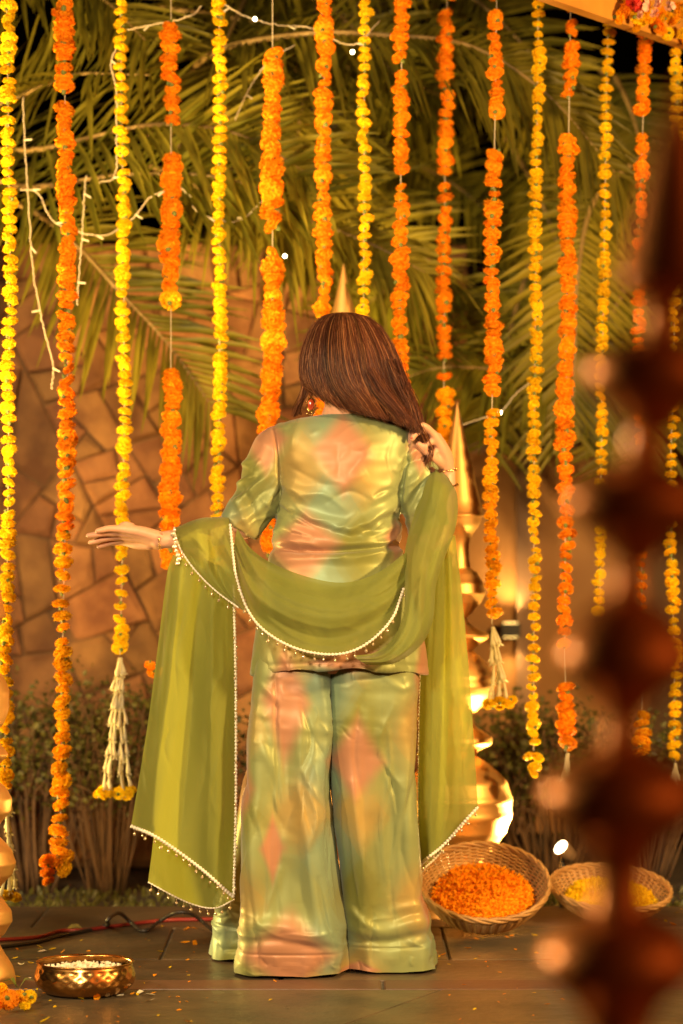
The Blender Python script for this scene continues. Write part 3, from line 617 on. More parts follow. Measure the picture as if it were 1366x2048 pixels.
tower('dark out-of-focus golden pot tower standing well in front of the paved terrace', 1238, DN,
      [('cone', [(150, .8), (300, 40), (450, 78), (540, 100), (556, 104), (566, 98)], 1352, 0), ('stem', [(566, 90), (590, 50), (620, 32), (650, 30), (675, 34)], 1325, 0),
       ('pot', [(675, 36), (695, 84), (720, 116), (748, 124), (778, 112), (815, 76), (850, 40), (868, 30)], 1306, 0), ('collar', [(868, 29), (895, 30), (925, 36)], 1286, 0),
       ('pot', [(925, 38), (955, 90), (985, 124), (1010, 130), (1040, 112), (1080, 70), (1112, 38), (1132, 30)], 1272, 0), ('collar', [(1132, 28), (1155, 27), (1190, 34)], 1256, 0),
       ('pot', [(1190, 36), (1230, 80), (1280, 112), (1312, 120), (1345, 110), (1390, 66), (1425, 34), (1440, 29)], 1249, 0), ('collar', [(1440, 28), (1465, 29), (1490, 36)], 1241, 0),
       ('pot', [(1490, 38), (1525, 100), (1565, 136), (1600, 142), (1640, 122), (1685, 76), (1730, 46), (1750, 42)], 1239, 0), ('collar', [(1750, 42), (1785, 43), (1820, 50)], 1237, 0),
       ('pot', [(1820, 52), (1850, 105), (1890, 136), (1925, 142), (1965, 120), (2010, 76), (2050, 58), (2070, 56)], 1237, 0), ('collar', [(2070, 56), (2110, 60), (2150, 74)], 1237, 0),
       ('pot', [(2150, 78), (2220, 160), (2330, 210), (2440, 200), (2540, 140), (2600, 90)], 1237, 0), ('base', [(2600, 86), (2700, 110), (2950, 150), (FLOOR_Y(DN), 190)], 1237, 0)], 'shaded_gold')

# ------------------------------------------------------------------ baskets, lamp, bowl
def basket(label, x, y, d, r, depth, tilt, roll, rb, heapm, heapoff, seed, heaplabel, hr):
    c = P(x, y, d); rot = Euler((tilt, roll, 0))
    t = thing('wicker_basket', label, 'basket', c, rot=rot); rn = random.Random(seed)
    def rad(z): u = z / depth; return rb + (r - rb) * (u ** .62)          # z from 0 (bottom) to depth (rim)
    n = 46; wv = MB()
    rows_ = int(depth * 1.5 / .0058)
    for i in range(rows_):
        z = depth * (i + .5) / rows_; R0 = rad(z); ph = (i % 2) * math.pi; pts = []
        for j in range(n * 4 + 1):
            q = 2 * math.pi * j / (n * 4); o = math.sin(q * n / 2 + ph) * .0028
            pts.append(((R0 + o) * math.cos(q), (R0 + o) * math.sin(q), z - depth + rn.uniform(-.0006, .0006)))
        wv.tube(pts, .0031, 5, cap=False)
    for j in range(n):
        q = 2 * math.pi * j / n
        wv.tube([(rad(depth * k / 8) * math.cos(q), rad(depth * k / 8) * math.sin(q), depth * k / 8 - depth) for k in range(9)], .0032, 5)
    ww = wv.build('woven_side', M['cane'], t); ww['kind'] = 'stuff'
    b = MB()
    for k in range(3):
        b.tube([(r * (1.0 + .012 * math.sin(9 * q + 2.1 * k)) * math.cos(q), r * (1.0 + .012 * math.sin(9 * q + 2.1 * k)) * math.sin(q), .004 + .006 * math.cos(9 * q + 2.1 * k)) for q in [6.2832 * j / 90 for j in range(91)]], .0052, 6, cap=False)
    b.build('rim', M['cane'], t); b = MB(); b.lathe([(rb * .98, -depth - .004), (rb, -depth), (rb * .98, -depth + .004)], 40); b.build('base', M['cane'], t)
    h = MB(); mi = M[heapm]; rotm = rot.to_matrix()
    cen = c + rotm @ Vector((heapoff[0], heapoff[1], heapoff[2]))
    vs = []; N = 2600 if r > .15 else 1500
    inner = MB()
    prof = [(hr * math.cos(a), hr * .30 * math.sin(a)) for a in [R(q) for q in (0, 20, 40, 60, 80, 88)]]
    h.lathe([(max(.002, a * .97), z * .95 - .004) for a, z in prof], 40)
    for i in range(N):
        u = math.sqrt(rn.random()) * hr * 1.02; q = rn.uniform(0, 6.2832); zz = hr * .30 * math.sqrt(max(0, 1 - (u / hr / 1.03) ** 2)) + rn.uniform(-.002, .006) + .004 * math.sin(u * 70 + q * 3)
        o = Vector((u * math.cos(q), u * math.sin(q), zz)); a = Vector((rn.gauss(0, 1), rn.gauss(0, 1), rn.gauss(0, .6))).normalized(); s_ = Vector((rn.gauss(0, 1), rn.gauss(0, 1), rn.gauss(0, .5))); s_ = (s_ - a * s_.dot(a)).normalized()
        l = rn.uniform(.008, .015); w_ = l * .32; nn_ = a.cross(s_) * .003
        h.add([o, o + a * l * .5 + s_ * w_ + nn_, o + a * l, o + a * l * .5 - s_ * w_ + nn_], [(0, 1, 2, 3)])
    ho = h.build('petal_heap', mi, smooth=False); ho.location = cen; ho.rotation_euler = rot; tag(ho, heaplabel, 'petals', kind='stuff')
basket('large tilted wicker basket heaped with orange petals', 968, 1766, 7.6, .180, .085, R(29), R(1), .11, 'heap', (.0, -.012, -.045), 1, 'heap of loose orange marigold petals in the large basket', .137)
basket('smaller wicker basket holding yellow petals beside the flood lamp', 1221, 1778, 7.85, .172, .062, R(15), R(3), .10, 'yellow', (.0, -.004, -.036), 2, 'heap of loose yellow petals in the smaller basket', .125)
lp = P(1125, 1697, 8.12); ldir = (Vector((-.62, -.42, .6))).normalized()
fl = thing('flood_lamp', 'small lit flood lamp on the ground behind the baskets', 'flood lamp', lp); q = ldir.to_track_quat('Z', 'Y'); fl.rotation_mode = 'QUATERNION'; fl.rotation_quaternion = q
b = MB(); b.lathe([(.016, -.046), (.022, -.042), (.025, -.016), (.027, .0), (.027, .006)], 28); b.build('housing', M['housing'], fl)
b = MB(); b.lathe([(.023, .0062), (.023, .009)], 28); b.build('lens', M['lens'], fl)
qi = q.inverted(); b = MB(); b.tube([qi @ Vector((0, .02, -.03)), qi @ Vector((0, .03, -lp.z - .03))], .008, 8); b.build('spike', M['black'], fl)
spot('flood_lamp_light', lp + ldir * .03, lp + ldir, 170, (1.0, 0.66, 0.22), 105, .7, .04)

bc = P(170, FLOOR_Y(6.58), 6.58); bc.z = 0
bw = thing('metal_bowl', 'hammered brass bowl with white petals standing on the paving', 'bowl', bc); bw.scale = (1, 1, .82)
k = 6.58 / F; rng = np.random.RandomState(2)
dents = [(2 * math.pi * (j + .5 * (i % 2)) / 22, .012 + i * .0155) for i in range(5) for j in range(22)]
b = MB(); prof = smooth_prof([(.075, .0), (.098, .008), (.117, .03), (.121, .052), (.116, .075), (.113, .088)], 7); prof2 = [(.1165, .0895), (.1175, .0925), (.1155, .0945), (.112, .093)] + smooth_prof([(.110, .088), (.113, .07), (.117, .05), (.112, .03), (.09, .012), (.02, .006)], 5)
n = 132
vs = []
for (r_, z) in prof + prof2:
    outer = (r_, z) in prof
    for j in range(n):
        a = 2 * math.pi * j / n; dd = 0
        if outer and .006 < z < .08:
            for (da, dz) in dents:
                e = ((a - da + math.pi) % (2 * math.pi) - math.pi) * .12; dd += .0022 * math.exp(-((e / .0075) ** 2 + ((z - dz) / .0068) ** 2))
        vs.append(((r_ - dd) * math.cos(a), (r_ - dd) * math.sin(a), z))
m_ = len(prof + prof2)
b.add(vs, [(i * n + j, i * n + (j + 1) % n, (i + 1) * n + (j + 1) % n, (i + 1) * n + j) for i in range(m_ - 1) for j in range(n)] + [tuple(range(n))[::-1]])
b.build('bowl', M['brass'], bw)
h = MB(); rn = random.Random(9)
h.lathe([(.1, .05), (.1, .064), (.06, .07), (.01, .072)], 30)
for i in range(420):
    u = math.sqrt(rn.random()) * .1; a = rn.uniform(0, 6.28); o = Vector((u * math.cos(a), u * math.sin(a), .066 + .012 * (1 - u / .1) + rn.uniform(0, .007)))
    d_ = Vector((rn.gauss(0, 1), rn.gauss(0, 1), rn.gauss(0, .6))).normalized(); s_ = d_.orthogonal().normalized(); l = rn.uniform(.008, .016)
    h.add([o, o + d_ * l * .5 + s_ * l * .35, o + d_ * l, o + d_ * l * .5 - s_ * l * .35], [(0, 1, 2, 3)])
ho = h.build('petal_filling', M['white'], smooth=False); ho.location = bc; ho.scale = (1, 1, .82); tag(ho, 'white petals filling the hammered metal bowl', 'petals', kind='stuff')

# ------------------------------------------------------------------ cables, leaf, fallen flowers and petals
def onfloor(x, y, z=0.0):
    d = F * (CAMH - z) / (y - HOR); p = P(x, y, d); return p
def cable(label, pts, m, rad):
    w3 = [Vector((p.x, p.y, max(p.z, rad))) for p in [onfloor(x, y, z) if z is not None else None for x, y, z in pts]]
    base = w3[0].copy(); base.z = 0; b = MB(); b.tube([Vector(q) - base for q in catmull(w3, 60)], rad, 8)
    o = b.build('power_cable', m, loc=base); tag(o, label, 'cable', 'cables lying along the paving edge')
cable('red power cable lying along the back of the paving', [(-120, 1884, .006), (60, 1876, .006), (120, 1862, .006), (170, 1860, .006), (260, 1848, .006), (340, 1840, .006), (430, 1838, .006), (520, 1830, .006)], M['redcable'], .0055)
cable('dark power cable looping up from the paving beside the trousers', [(-140, 1906, .006), (50, 1888, .006), (118, 1872, .006), (210, 1852, .01), (215, 1840, .05), (238, 1826, .05), (262, 1845, .015), (288, 1862, .006), (320, 1842, .02), (350, 1826, .05), (378, 1826, .05), (404, 1842, .02), (430, 1866, .006)], M['cable'], .0055)
lf = MB(); o = onfloor(150, 1864)
lf.add([(-.026, 0, .006), (-.012, -.012, .012), (.006, -.013, .014), (.022, -.004, .01), (.006, .012, .022), (-.012, .011, .02), (-.003, 0, .012)], [(0, 1, 6), (1, 2, 6), (2, 3, 6), (3, 4, 6), (4, 5, 6), (5, 0, 6)])
tag(lf.build('dry_leaf', M['dryleaf'], loc=o), 'dry olive leaf lying on the cables', 'leaf')
rnd = random.Random(21)
fb = thing('fallen_flowers', 'bunch of fallen orange and yellow marigolds on the paving by the bowl', 'flowers', onfloor(22, 2012))
for (x, y, wd, c, z) in ((18, 2000, 44, 'orange', .03), (-12, 2008, 40, 'orange', .026), (42, 1994, 34, 'amber', .03), (60, 1994, 30, 'yellow', .022), (50, 2012, 26, 'yellow', .014), (0, 1982, 36, 'amber', .03)):
    p = onfloor(x, y, z); flower(fb, c, p - fb.location, wd / 2 * 6.45 / F, rnd, .9)
b = MB()
for k_ in range(5):
    a = rnd.uniform(0, 6.28); b.add([(0, 0, .02), (.02 * math.cos(a - .3), .02 * math.sin(a - .3), .045), (.04 * math.cos(a), .04 * math.sin(a), .04), (.02 * math.cos(a + .3), .02 * math.sin(a + .3), .045)], [(0, 1, 2, 3)])
o = b.build('leaf', M['calyx'], fb); o.location = onfloor(36, 1996, .02) - fb.location
PET = {}
for c in ('orange', 'yellow', 'white'):
    PET[c] = []
    for s in range(3):
        b = MB(); r = random.Random(s); vs = [(-.5, 0, .02)]
        m5 = [(-.2, -.22, .1), (.25, -.24 + .1 * s, .16), (.5, 0, .08 + .1 * s), (.22, .26, .2), (-.2, .2, .12), (0, 0, .05)]
        b.add(vs + m5, [(0, 1, 6), (1, 2, 6), (2, 3, 6), (3, 4, 6), (4, 5, 6), (5, 0, 6)]); PET[c].append(b.mesh('petal', M[c]))
plab = {'orange': 'small orange marigold petal fallen on the paving', 'yellow': 'small yellow marigold petal fallen on the paving', 'white': 'small white petal fallen on the paving'}
def petal(x, y, c, s):
    o = bpy.data.objects.new('fallen_petal', rnd.choice(PET[c])); C.objects.link(o); o.location = onfloor(x, y) + Vector((0, 0, .001)); o.scale = (s, s, s); o.rotation_euler = (rnd.gauss(0, .15), rnd.gauss(0, .15), rnd.uniform(0, 6.28))
    where = 'near the metal bowl' if x < 300 else 'between the metal bowl and the trousers' if x < 470 else 'in front of the trouser hems' if x < 830 else 'near the wicker baskets'
    tag(o, plab[c].replace(' fallen on the paving', '') + ' fallen on the paving ' + where, 'petal', c + ' petals ' + where)
for (x, y, c, s) in ((80, 1896, 'yellow', .024), (34, 1900, 'orange', .018), (105, 1900, 'yellow', .022), (125, 1906, 'orange', .022), (310, 1952, 'orange', .02), (320, 1905, 'yellow', .026), (370, 1888, 'orange', .035), (390, 1889, 'orange', .03), (340, 1936, 'yellow', .018), (300, 1992, 'white', .03), (307, 1988, 'orange', .016), (160, 1998, 'yellow', .022), (195, 1997, 'orange', .04), (215, 1996, 'white', .03), (240, 1994, 'white', .03), (265, 1990, 'orange', .02), (280, 1987, 'white', .026), (275, 1990, 'yellow', .016), (300, 2004, 'white', .026), (110, 2015, 'yellow', .014), (35, 1955, 'yellow', .02), (60, 1958, 'white', .018), (30, 1918, 'yellow', .018), (42, 1931, 'white', .035), (60, 1929, 'yellow', .035), (85, 1905, 'white', .03), (375, 1860, 'orange', .03), (390, 1858, 'orange', .02), (358, 2022, 'orange', .018), (318, 2032, 'yellow', .016), (372, 2004, 'orange', .014), (90, 2044, 'yellow', .03), (375, 2045, 'orange', .02), (540, 2002, 'yellow', .018), (550, 1964, 'orange', .016), (574, 2016, 'white', .012), (936, 1898, 'orange', .022), (954, 1880, 'orange', .022), (887, 1911, 'orange', .022), (1013, 1876, 'orange', .02), (1024, 1873, 'orange', .016), (866, 1872, 'orange', .016), (1070, 1872, 'yellow', .02), (958, 1914, 'orange', .016), (1030, 1900, 'orange', .014), (1000, 1946, 'orange', .012), (1095, 2010, 'orange', .016), (1125, 2000, 'orange', .014), (1345, 1852, 'orange', .03), (1330, 1845, 'yellow', .022), (1310, 1842, 'orange', .018), (1355, 1826, 'yellow', .016)):
    petal(x, y, c, s)
for i in range(80):
    x = rnd.uniform(0, 460) if i < 50 else rnd.uniform(870, 1180); petal(x, rnd.uniform(1850, 2046), rnd.choice(['orange', 'orange', 'yellow']), rnd.uniform(.006, .013))

# ------------------------------------------------------------------ the woman: body, clothes, hair, scarf, jewellery
DPn = 6.9
def SP(p): return Vector(p)
def loft(b, secs, n=64, e=0.85, rows=None, cap=True):
    """closed rings (y, xl, xr, d_back, d_front), world z from y at the subject distance"""
    s = catmull(secs, rows or (len(secs) - 1) * 6 + 1); vs = []
    for (y, xl, xr, db, df) in s:
        z = CAMH + (HOR - y) * DPn / F; cx = ((xl + xr) / 2 - 683) * DPn / F; hw = (xr - xl) / 2 * DPn / F; cd = (db + df) / 2 - D0; hd = (df - db) / 2
        for j in range(n):
            a = 2 * math.pi * j / n; ca, sa = math.cos(a), math.sin(a)
            vs.append((cx + hw * math.copysign(abs(ca) ** e, ca), cd + hd * math.copysign(abs(sa) ** e, sa), z))
    k = len(s); fs = [(i * n + j, (i + 1) * n + j, (i + 1) * n + (j + 1) % n, i * n + (j + 1) % n) for i in range(k - 1) for j in range(n)]
    if cap: fs += [tuple(range(n)), tuple((k - 1) * n + j for j in range(n))[::-1]]
    b.add(vs, fs); return k, n
def remesh(b, vox, it, fac=.5):
    me = b.mesh('tmp', M['skin']); o = link('tmp', me)
    m = o.modifiers.new('r', 'REMESH'); m.mode = 'VOXEL'; m.voxel_size = vox; m.use_smooth_shade = True
    if it: m = o.modifiers.new('s', 'SMOOTH'); m.iterations = it; m.factor = fac
    dg = bpy.context.evaluated_depsgraph_get(); dg.update(); new = bpy.data.meshes.new_from_object(o.evaluated_get(dg))
    bpy.data.objects.remove(o); bpy.data.meshes.remove(me); new.materials.clear(); return new
def getv(me, what='co'):
    a = np.empty(len(me.vertices) * 3); (me.vertices if what == 'co' else me.vertex_normals).foreach_get(what if what == 'co' else 'vector', a); return a.reshape(-1, 3)
def setv(me, a): me.vertices.foreach_set('co', a.ravel()); me.update()
def px(co): return (co[:, 0] / DPn * F + 683), (HOR - (co[:, 2] - CAMH) / DPn * F)
def tint(me, col):
    at = me.color_attributes.new('tint', 'FLOAT_COLOR', 'POINT'); c4 = np.ones((len(col), 4)); c4[:, :3] = col; at.data.foreach_set('color', c4.ravel())
def ridge_field(X, Y, ridges_):
    """sum of soft ridges/creases: (amp m, width px, [(x,y)...])"""
    out = np.zeros_like(X)
    for amp, wd, pts in ridges_:
        best = np.full_like(X, 1e9); tt = np.zeros_like(X); q = catmull([(x, y, 0) for x, y in pts], max(8, 5 * len(pts)))[:, :2]; m = len(q) - 1
        for i in range(m):
            a, b = q[i], q[i + 1]; ab = b - a; L2 = (ab ** 2).sum() + 1e-9; t = np.clip(((X - a[0]) * ab[0] + (Y - a[1]) * ab[1]) / L2, 0, 1)
            dd = (X - a[0] - t * ab[0]) ** 2 + (Y - a[1] - t * ab[1]) ** 2; u = dd < best; best = np.where(u, dd, best); tt = np.where(u, (i + t) / m, tt)
        out += amp * np.exp(-best / wd ** 2) * np.sin(np.pi * np.clip(tt * .9 + .05, 0, 1)) ** .6
    return out
def creases(X, Y, strokes):
    """sharp narrow folds: (amp, width px, [(x,y)...]) with a cusped profile, evaluated only near each stroke"""
    out = np.zeros_like(X)
    for amp, wd, pts in strokes:
        q = np.array(pts, float) if len(pts) > 5 else catmull([(x, y, 0) for x, y in pts], 9)[:, :2]; lo, hi = q.min(0) - 4 * wd, q.max(0) + 4 * wd
        idx = np.nonzero((X > lo[0]) & (X < hi[0]) & (Y > lo[1]) & (Y < hi[1]))[0]
        if not len(idx): continue
        x, y = X[idx], Y[idx]; best = np.full(len(idx), 1e9); tt = np.zeros(len(idx)); m = len(q) - 1
        for i in range(m):
            a, ab = q[i], q[i + 1] - q[i]; t = np.clip(((x - a[0]) * ab[0] + (y - a[1]) * ab[1]) / ((ab ** 2).sum() + 1e-9), 0, 1)
            dd = (x - a[0] - t * ab[0]) ** 2 + (y - a[1] - t * ab[1]) ** 2; u = dd < best; best = np.where(u, dd, best); tt = np.where(u, (i + t) / m, tt)
        d_ = np.sqrt(best) / wd; out[idx] += amp * np.exp(-np.sqrt(d_ ** 2 + .12) * 1.2) * np.sin(np.pi * np.clip(tt, 0, 1)) ** .7
    return out
def strokes(seed, n, box, ang, dang, ln, amp, wd, neg=.4):
    """random short folds in a pixel box; ang in degrees from horizontal (may be a function of x,y)"""
    r = random.Random(seed); out = []
    for _ in range(n):
        x, y = r.uniform(box[0], box[2]), r.uniform(box[1], box[3]); a = R((ang(x, y) if callable(ang) else ang) + r.gauss(0, dang)); L = r.uniform(*ln); b = r.gauss(0, .12) * L
        dx_, dy_ = math.cos(a), math.sin(a)
        out.append((r.uniform(*amp) * (-1 if r.random() < neg else 1), r.uniform(*wd), [(x - dx_ * L / 2, y - dy_ * L / 2), (x - dy_ * b, y + dx_ * b), (x + dx_ * L / 2, y + dy_ * L / 2)]))
    return out
# --- print: soft diamonds of sage, gold, aqua and pink
SAGE, GOLD_, AQUA, MOSS = np.array([.38, .43, .17]), np.array([.58, .41, .13]), np.array([.30, .42, .27]), np.array([.29, .30, .07]); PINK = np.array([.64, .29, .17])
PAL = [SAGE, GOLD_, AQUA, SAGE, SAGE, MOSS, AQUA, GOLD_]
PINKS = [(682, 912, 62, 88), (528, 880, 44, 70), (612, 1100, 74, 66), (838, 890, 30, 60), (572, 1400, 46, 120), (712, 1505, 58, 84), (548, 1690, 22, 70), (582, 1895, 92, 90), (488, 1560, 30, 120), (846, 1360, 22, 110), (850, 1790, 22, 60), (795, 1080, 26, 40), (700, 1318, 90, 26), (720, 1945, 40, 22)]
wv1 = sines(3, 6, .008, .02); wv2 = sines(4, 6, .008, .02)
def printcol(X, Y):
    pts = np.stack([X, Y], 1); X = X + wv1(pts) * 9; Y = Y + wv2(pts) * 12; col = np.zeros((len(X), 3)); rs = np.random.RandomState(1); tot = 0
    for _ in range(26):
        ox, oy = rs.randn() * 15, rs.randn() * 20; U = (X + ox) / 120 + (Y + oy) / 170; V = (X + ox) / 120 - (Y + oy) / 170
        h = (np.floor(U).astype(int) * 7 + np.floor(V).astype(int) * 11 + 500) % len(PAL); col += np.array(PAL)[h]; tot += 1
    col /= tot
    for (cx, cy, hw, hh) in PINKS:
        q = np.abs(X - cx) / hw + np.abs(Y - cy) / hh; k = np.clip((1.3 - q) / .66, 0, 1); k = (k * k * (3 - 2 * k))[:, None] * .92; col = col * (1 - k) + PINK * k
    return np.clip(col * .65 * (1 + .07 * wv1(pts * 3))[:, None], 0, 1)

# --- body (one continuous surface)
def armpath(pts): return [P(*p) for p in pts]
bd = MB()
hc = P(694, 718, 6.96)
bd.ellip(hc, (.074, .094, .108), 28, 18); bd.ellip(hc + Vector((-.004, .055, -.062)), (.05, .045, .055), 18, 12)          # skull, jaw
bd.rtube([hc + Vector((0, .088, .012)), hc + Vector((0, .104, -.022)), hc + Vector((0, .094, -.03))], [.008, .012, .011], 10)          # nose
bd.rtube([hc + Vector((-.02, .088, -.058)), hc + Vector((0, .097, -.058)), hc + Vector((.02, .088, -.058))], [.006, .008, .006], 8)       # mouth
for s in (-1, 1):
    bd.ellip(hc + Vector((s * .076, -.002, -.018)), (.008, .018, .031), 12, 8)                                              # ears
    bd.ellip(hc + Vector((s * .03, .084, .008)), (.014, .01, .008), 10, 6)                                                 # eyes
bd.rtube([P(692, 770, 6.93), P(690, 815, 6.91), P(688, 870, 6.9)], [.055, .052, .075], 20)                                # neck
loft(bd, [(850, 580, 800, 6.84, 6.97), (880, 562, 815, 6.81, 7.0), (950, 566, 798, 6.80, 7.02), (1080, 562, 788, 6.81, 7.0), (1200, 540, 812, 6.79, 7.02), (1300, 520, 832, 6.78, 7.03), (1345, 530, 822, 6.8, 7.01)], 40)
for x0, x1 in ((600, 590), (755, 770)):
    bd.rtube([P(x0, 1290, 6.9), P((x0 + x1) / 2, 1600, 6.95), P(x1, 1880, 6.99)], [.085, .058, .038], 16)
    bd.rtube([P(x1, 1905, 6.97), P(x1, 1918, 7.08), P(x1, 1922, 7.16)], [.032, .03, .022], 12)
def chain(pts, rad, n=12): bd.rtube([Vector(q) for q in catmull(armpath(pts), len(pts) * 4)], list(np.interp(np.linspace(0, 1, len(pts) * 4), np.linspace(0, 1, len(rad)), rad)), n)
chain([(585, 890, 6.9), (530, 975, 6.9), (488, 1048, 6.9)], [.055, .046, .038], 16)                                        # left arm
chain([(488, 1048, 6.9), (410, 1070, 6.885), (350, 1078, 6.87), (316, 1080, 6.865)], [.038, .034, .024, .0205], 16)
for (x, y, d, kx, ky, kd) in ((316, 1074, 6.858, 246, 1058, 6.850), (316, 1078, 6.862, 242, 1065, 6.866), (317, 1084, 6.868, 245, 1072, 6.884), (318, 1087, 6.876, 252, 1078, 6.902)):
    chain([(x, y, d), ((x + kx) / 2, (y + ky) / 2 - 3, (d + kd) / 2), (kx, ky, kd)], [.017, .0145, .0115], 12)
chain([(262, 1054, 6.86), (250, 1052, 6.858), (240, 1057, 6.855)], [.012, .012, .0105])
fing = [[(246, 1058, 6.850), (220, 1057, 6.845), (203, 1060, 6.840), (194, 1062, 6.838)], [(242, 1065, 6.866), (212, 1066, 6.862), (190, 1069, 6.860), (176, 1071, 6.858)],
        [(245, 1072, 6.884), (214, 1076, 6.884), (194, 1081, 6.886), (180, 1085, 6.888)], [(252, 1078, 6.902), (226, 1084, 6.906), (208, 1089, 6.908), (197, 1093, 6.91)]]
for f_ in fing: chain(f_, [.0105, .0092, .0082, .0066], 10)
chain([(300, 1088, 6.885), (272, 1088, 6.905), (245, 1083, 6.925), (222, 1086, 6.935)], [.016, .0135, .0105, .008], 12)       # thumb
chain([(812, 890, 6.9), (842, 980, 6.89), (866, 1072, 6.885)], [.055, .046, .038], 16)                                        # right arm
chain([(866, 1072, 6.885), (884, 1010, 6.91), (893, 950, 6.915), (892, 938, 6.912)], [.038, .033, .0225, .0215], 16)
for (kx, ky, kd) in ((866, 868, 6.842), (875, 874, 6.862), (882, 884, 6.882), (886, 896, 6.900)):
    chain([(892, 938, 6.905), ((892 + kx) / 2 + 6, (938 + ky) / 2, (6.905 + kd) / 2), (kx, ky, kd)], [.018, .016, .0115], 12)
rf = [[(866, 868, 6.842), (850, 853, 6.818), (826, 847, 6.806), (802, 843, 6.804)], [(875, 874, 6.862), (852, 862, 6.835), (834, 866, 6.818), (824, 878, 6.815)],
      [(882, 884, 6.882), (862, 884, 6.845), (850, 893, 6.832), (856, 906, 6.845)], [(886, 896, 6.900), (872, 902, 6.862), (862, 912, 6.852), (868, 922, 6.866)]]
for f_ in rf: chain(f_, [.0105, .0092, .0082, .0066], 10)
chain([(886, 928, 6.895), (868, 916, 6.862), (852, 902, 6.842), (838, 888, 6.832)], [.016, .0125, .0105, .008], 12)
bm_ = remesh(bd, .0032, 4); bm_.materials.append(M['skin'])
person = link('person', bm_)
tag(person, 'woman in a printed green satin suit seen from behind, one arm stretched out', 'person')

# --- nails
def nail(tip, prev):
    t, p = P(*tip), P(*prev); d_ = (t - p).normalized(); b = MB(); b.ellip(t + d_ * .001 + Vector((0, -.0045, .003)), (.0042, .0022, .0035), 8, 6); b.build('nail', M['nail'], person)
for f_ in rf[:2]: nail(f_[-1], f_[-2])

# --- kurta
kb = MB()
loft(kb, [(829, 640, 742, 6.85, 6.97), (834, 612, 772, 6.838, 6.98), (842, 578, 806, 6.825, 6.99), (854, 556, 824, 6.81, 7.0), (880, 548, 830, 6.795, 7.01), (920, 551, 822, 6.785, 7.03), (970, 556, 808, 6.783, 7.05), (1030, 554, 801, 6.79, 7.03),
          (1090, 546, 800, 6.79, 7.02), (1140, 534, 812, 6.775, 7.04), (1210, 520, 830, 6.755, 7.06), (1280, 509, 846, 6.745, 7.07), (1334, 501, 858, 6.742, 7.08)], 80, .8)
def sleeve(pts, rad): kb.tube([Vector(q) for q in catmull(armpath(pts), 24)], list(np.interp(np.linspace(0, 1, 24), np.linspace(0, 1, len(rad)), rad)), 32)
sleeve([(600, 872, 6.9), (560, 905, 6.9), (522, 985, 6.9), (477, 1057, 6.9)], [.045, .072, .064, .054])
sleeve([(782, 876, 6.9), (815, 905, 6.9), (838, 980, 6.89), (860, 1060, 6.885)], [.045, .068, .06, .052])
km = remesh(kb, .0036, 5); km.materials.append(M['satin'])
co = getv(km); no = getv(km, 'n'); X, Y = px(co)
kr = [(-.016, 6, [(548, 1097), (610, 1101), (690, 1101), (800, 1090)]), (.010, 13, [(552, 1080), (640, 1086), (740, 1088), (800, 1076)]), (.009, 13, [(548, 1116), (640, 1119), (760, 1110), (806, 1108)]),
      (.009, 11, [(556, 1000), (606, 1028), (668, 1052), (742, 1070)]), (-.007, 8, [(560, 1024), (620, 1050), (690, 1068)]), (.008, 10, [(556, 1050), (610, 1070), (680, 1078)]),
      (.010, 11, [(806, 1000), (766, 1022), (720, 1048), (690, 1064)]), (-.007, 8, [(804, 1024), (760, 1046), (716, 1066)]), (.009, 10, [(806, 1044), (764, 1062), (722, 1078)]),
      (.006, 14, [(556, 960), (600, 985), (640, 990)]), (.006, 14, [(804, 950), (770, 985), (730, 1000)]), (-.005, 9, [(806, 968), (776, 1000)]), (.004, 16, [(620, 905), (660, 960), (700, 968)]), (.004, 14, [(745, 890), (720, 930), (690, 965)]),
      (-.010, 5, [(550, 852), (558, 900), (562, 950), (560, 1000)]), (-.010, 5, [(822, 862), (815, 910), (806, 950), (802, 1010)]), (.004, 9, [(600, 846), (590, 880), (584, 905)]),
      (.008, 9, [(545, 940), (505, 985), (462, 1012)]), (-.006, 7, [(548, 965), (510, 1005), (470, 1030)]), (.008, 8, [(552, 980), (520, 1020), (484, 1045)]), (.007, 8, [(470, 990), (486, 1030), (505, 1070)]), (-.005, 6, [(490, 975), (508, 1020), (520, 1060)]),
      (.007, 8, [(845, 930), (825, 970), (805, 1000)]), (-.006, 6, [(848, 955), (830, 990), (812, 1020)]), (.006, 7, [(850, 975), (835, 1010), (818, 1040)]), (-.0025, 3, [(500, 1322), (600, 1320), (700, 1320), (860, 1322)])]
n1 = sines(11, 10, 14, 40); n2 = sines(12, 12, 50, 110)
ks = strokes(1, 34, (556, 985, 806, 1112), lambda x, y: 24 if x < 670 else -24, 12, (35, 120), (.003, .0065), (4, 7)) + strokes(2, 16, (560, 860, 810, 985), lambda x, y: 35 if x < 670 else -35, 25, (40, 110), (.0015, .003), (5, 9)) \
    + strokes(3, 26, (455, 930, 560, 1075), -38, 14, (30, 85), (.003, .006), (3.5, 6)) + strokes(4, 22, (806, 890, 862, 1060), -50, 16, (25, 70), (.003, .006), (3.5, 6)) + strokes(5, 8, (565, 838, 800, 870), 5, 20, (20, 50), (.0015, .003), (4, 6)) + strokes(6, 18, (505, 1275, 858, 1330), 80, 18, (25, 60), (.002, .004), (4, 7))
disp = creases(X, Y, ks) * 1.5 + ridge_field(X, Y, kr) * 1.0 + .0018 * n1(co * np.array([1, 1, 1.8])) + .0007 * n2(co * np.array([.7, 1, 1.6]))
flare = np.clip((Y - 1180) / 160, 0, 1); disp += flare * .004 * np.sin(co[:, 0] * 42 + co[:, 1] * 20)
co = co + no * disp[:, None]
ang = np.clip((Y - 1300) / 40, 0, 1); co[:, 2] -= ang * .022 * np.clip(np.abs(X - 680) / 180, 0, 1) ** 2
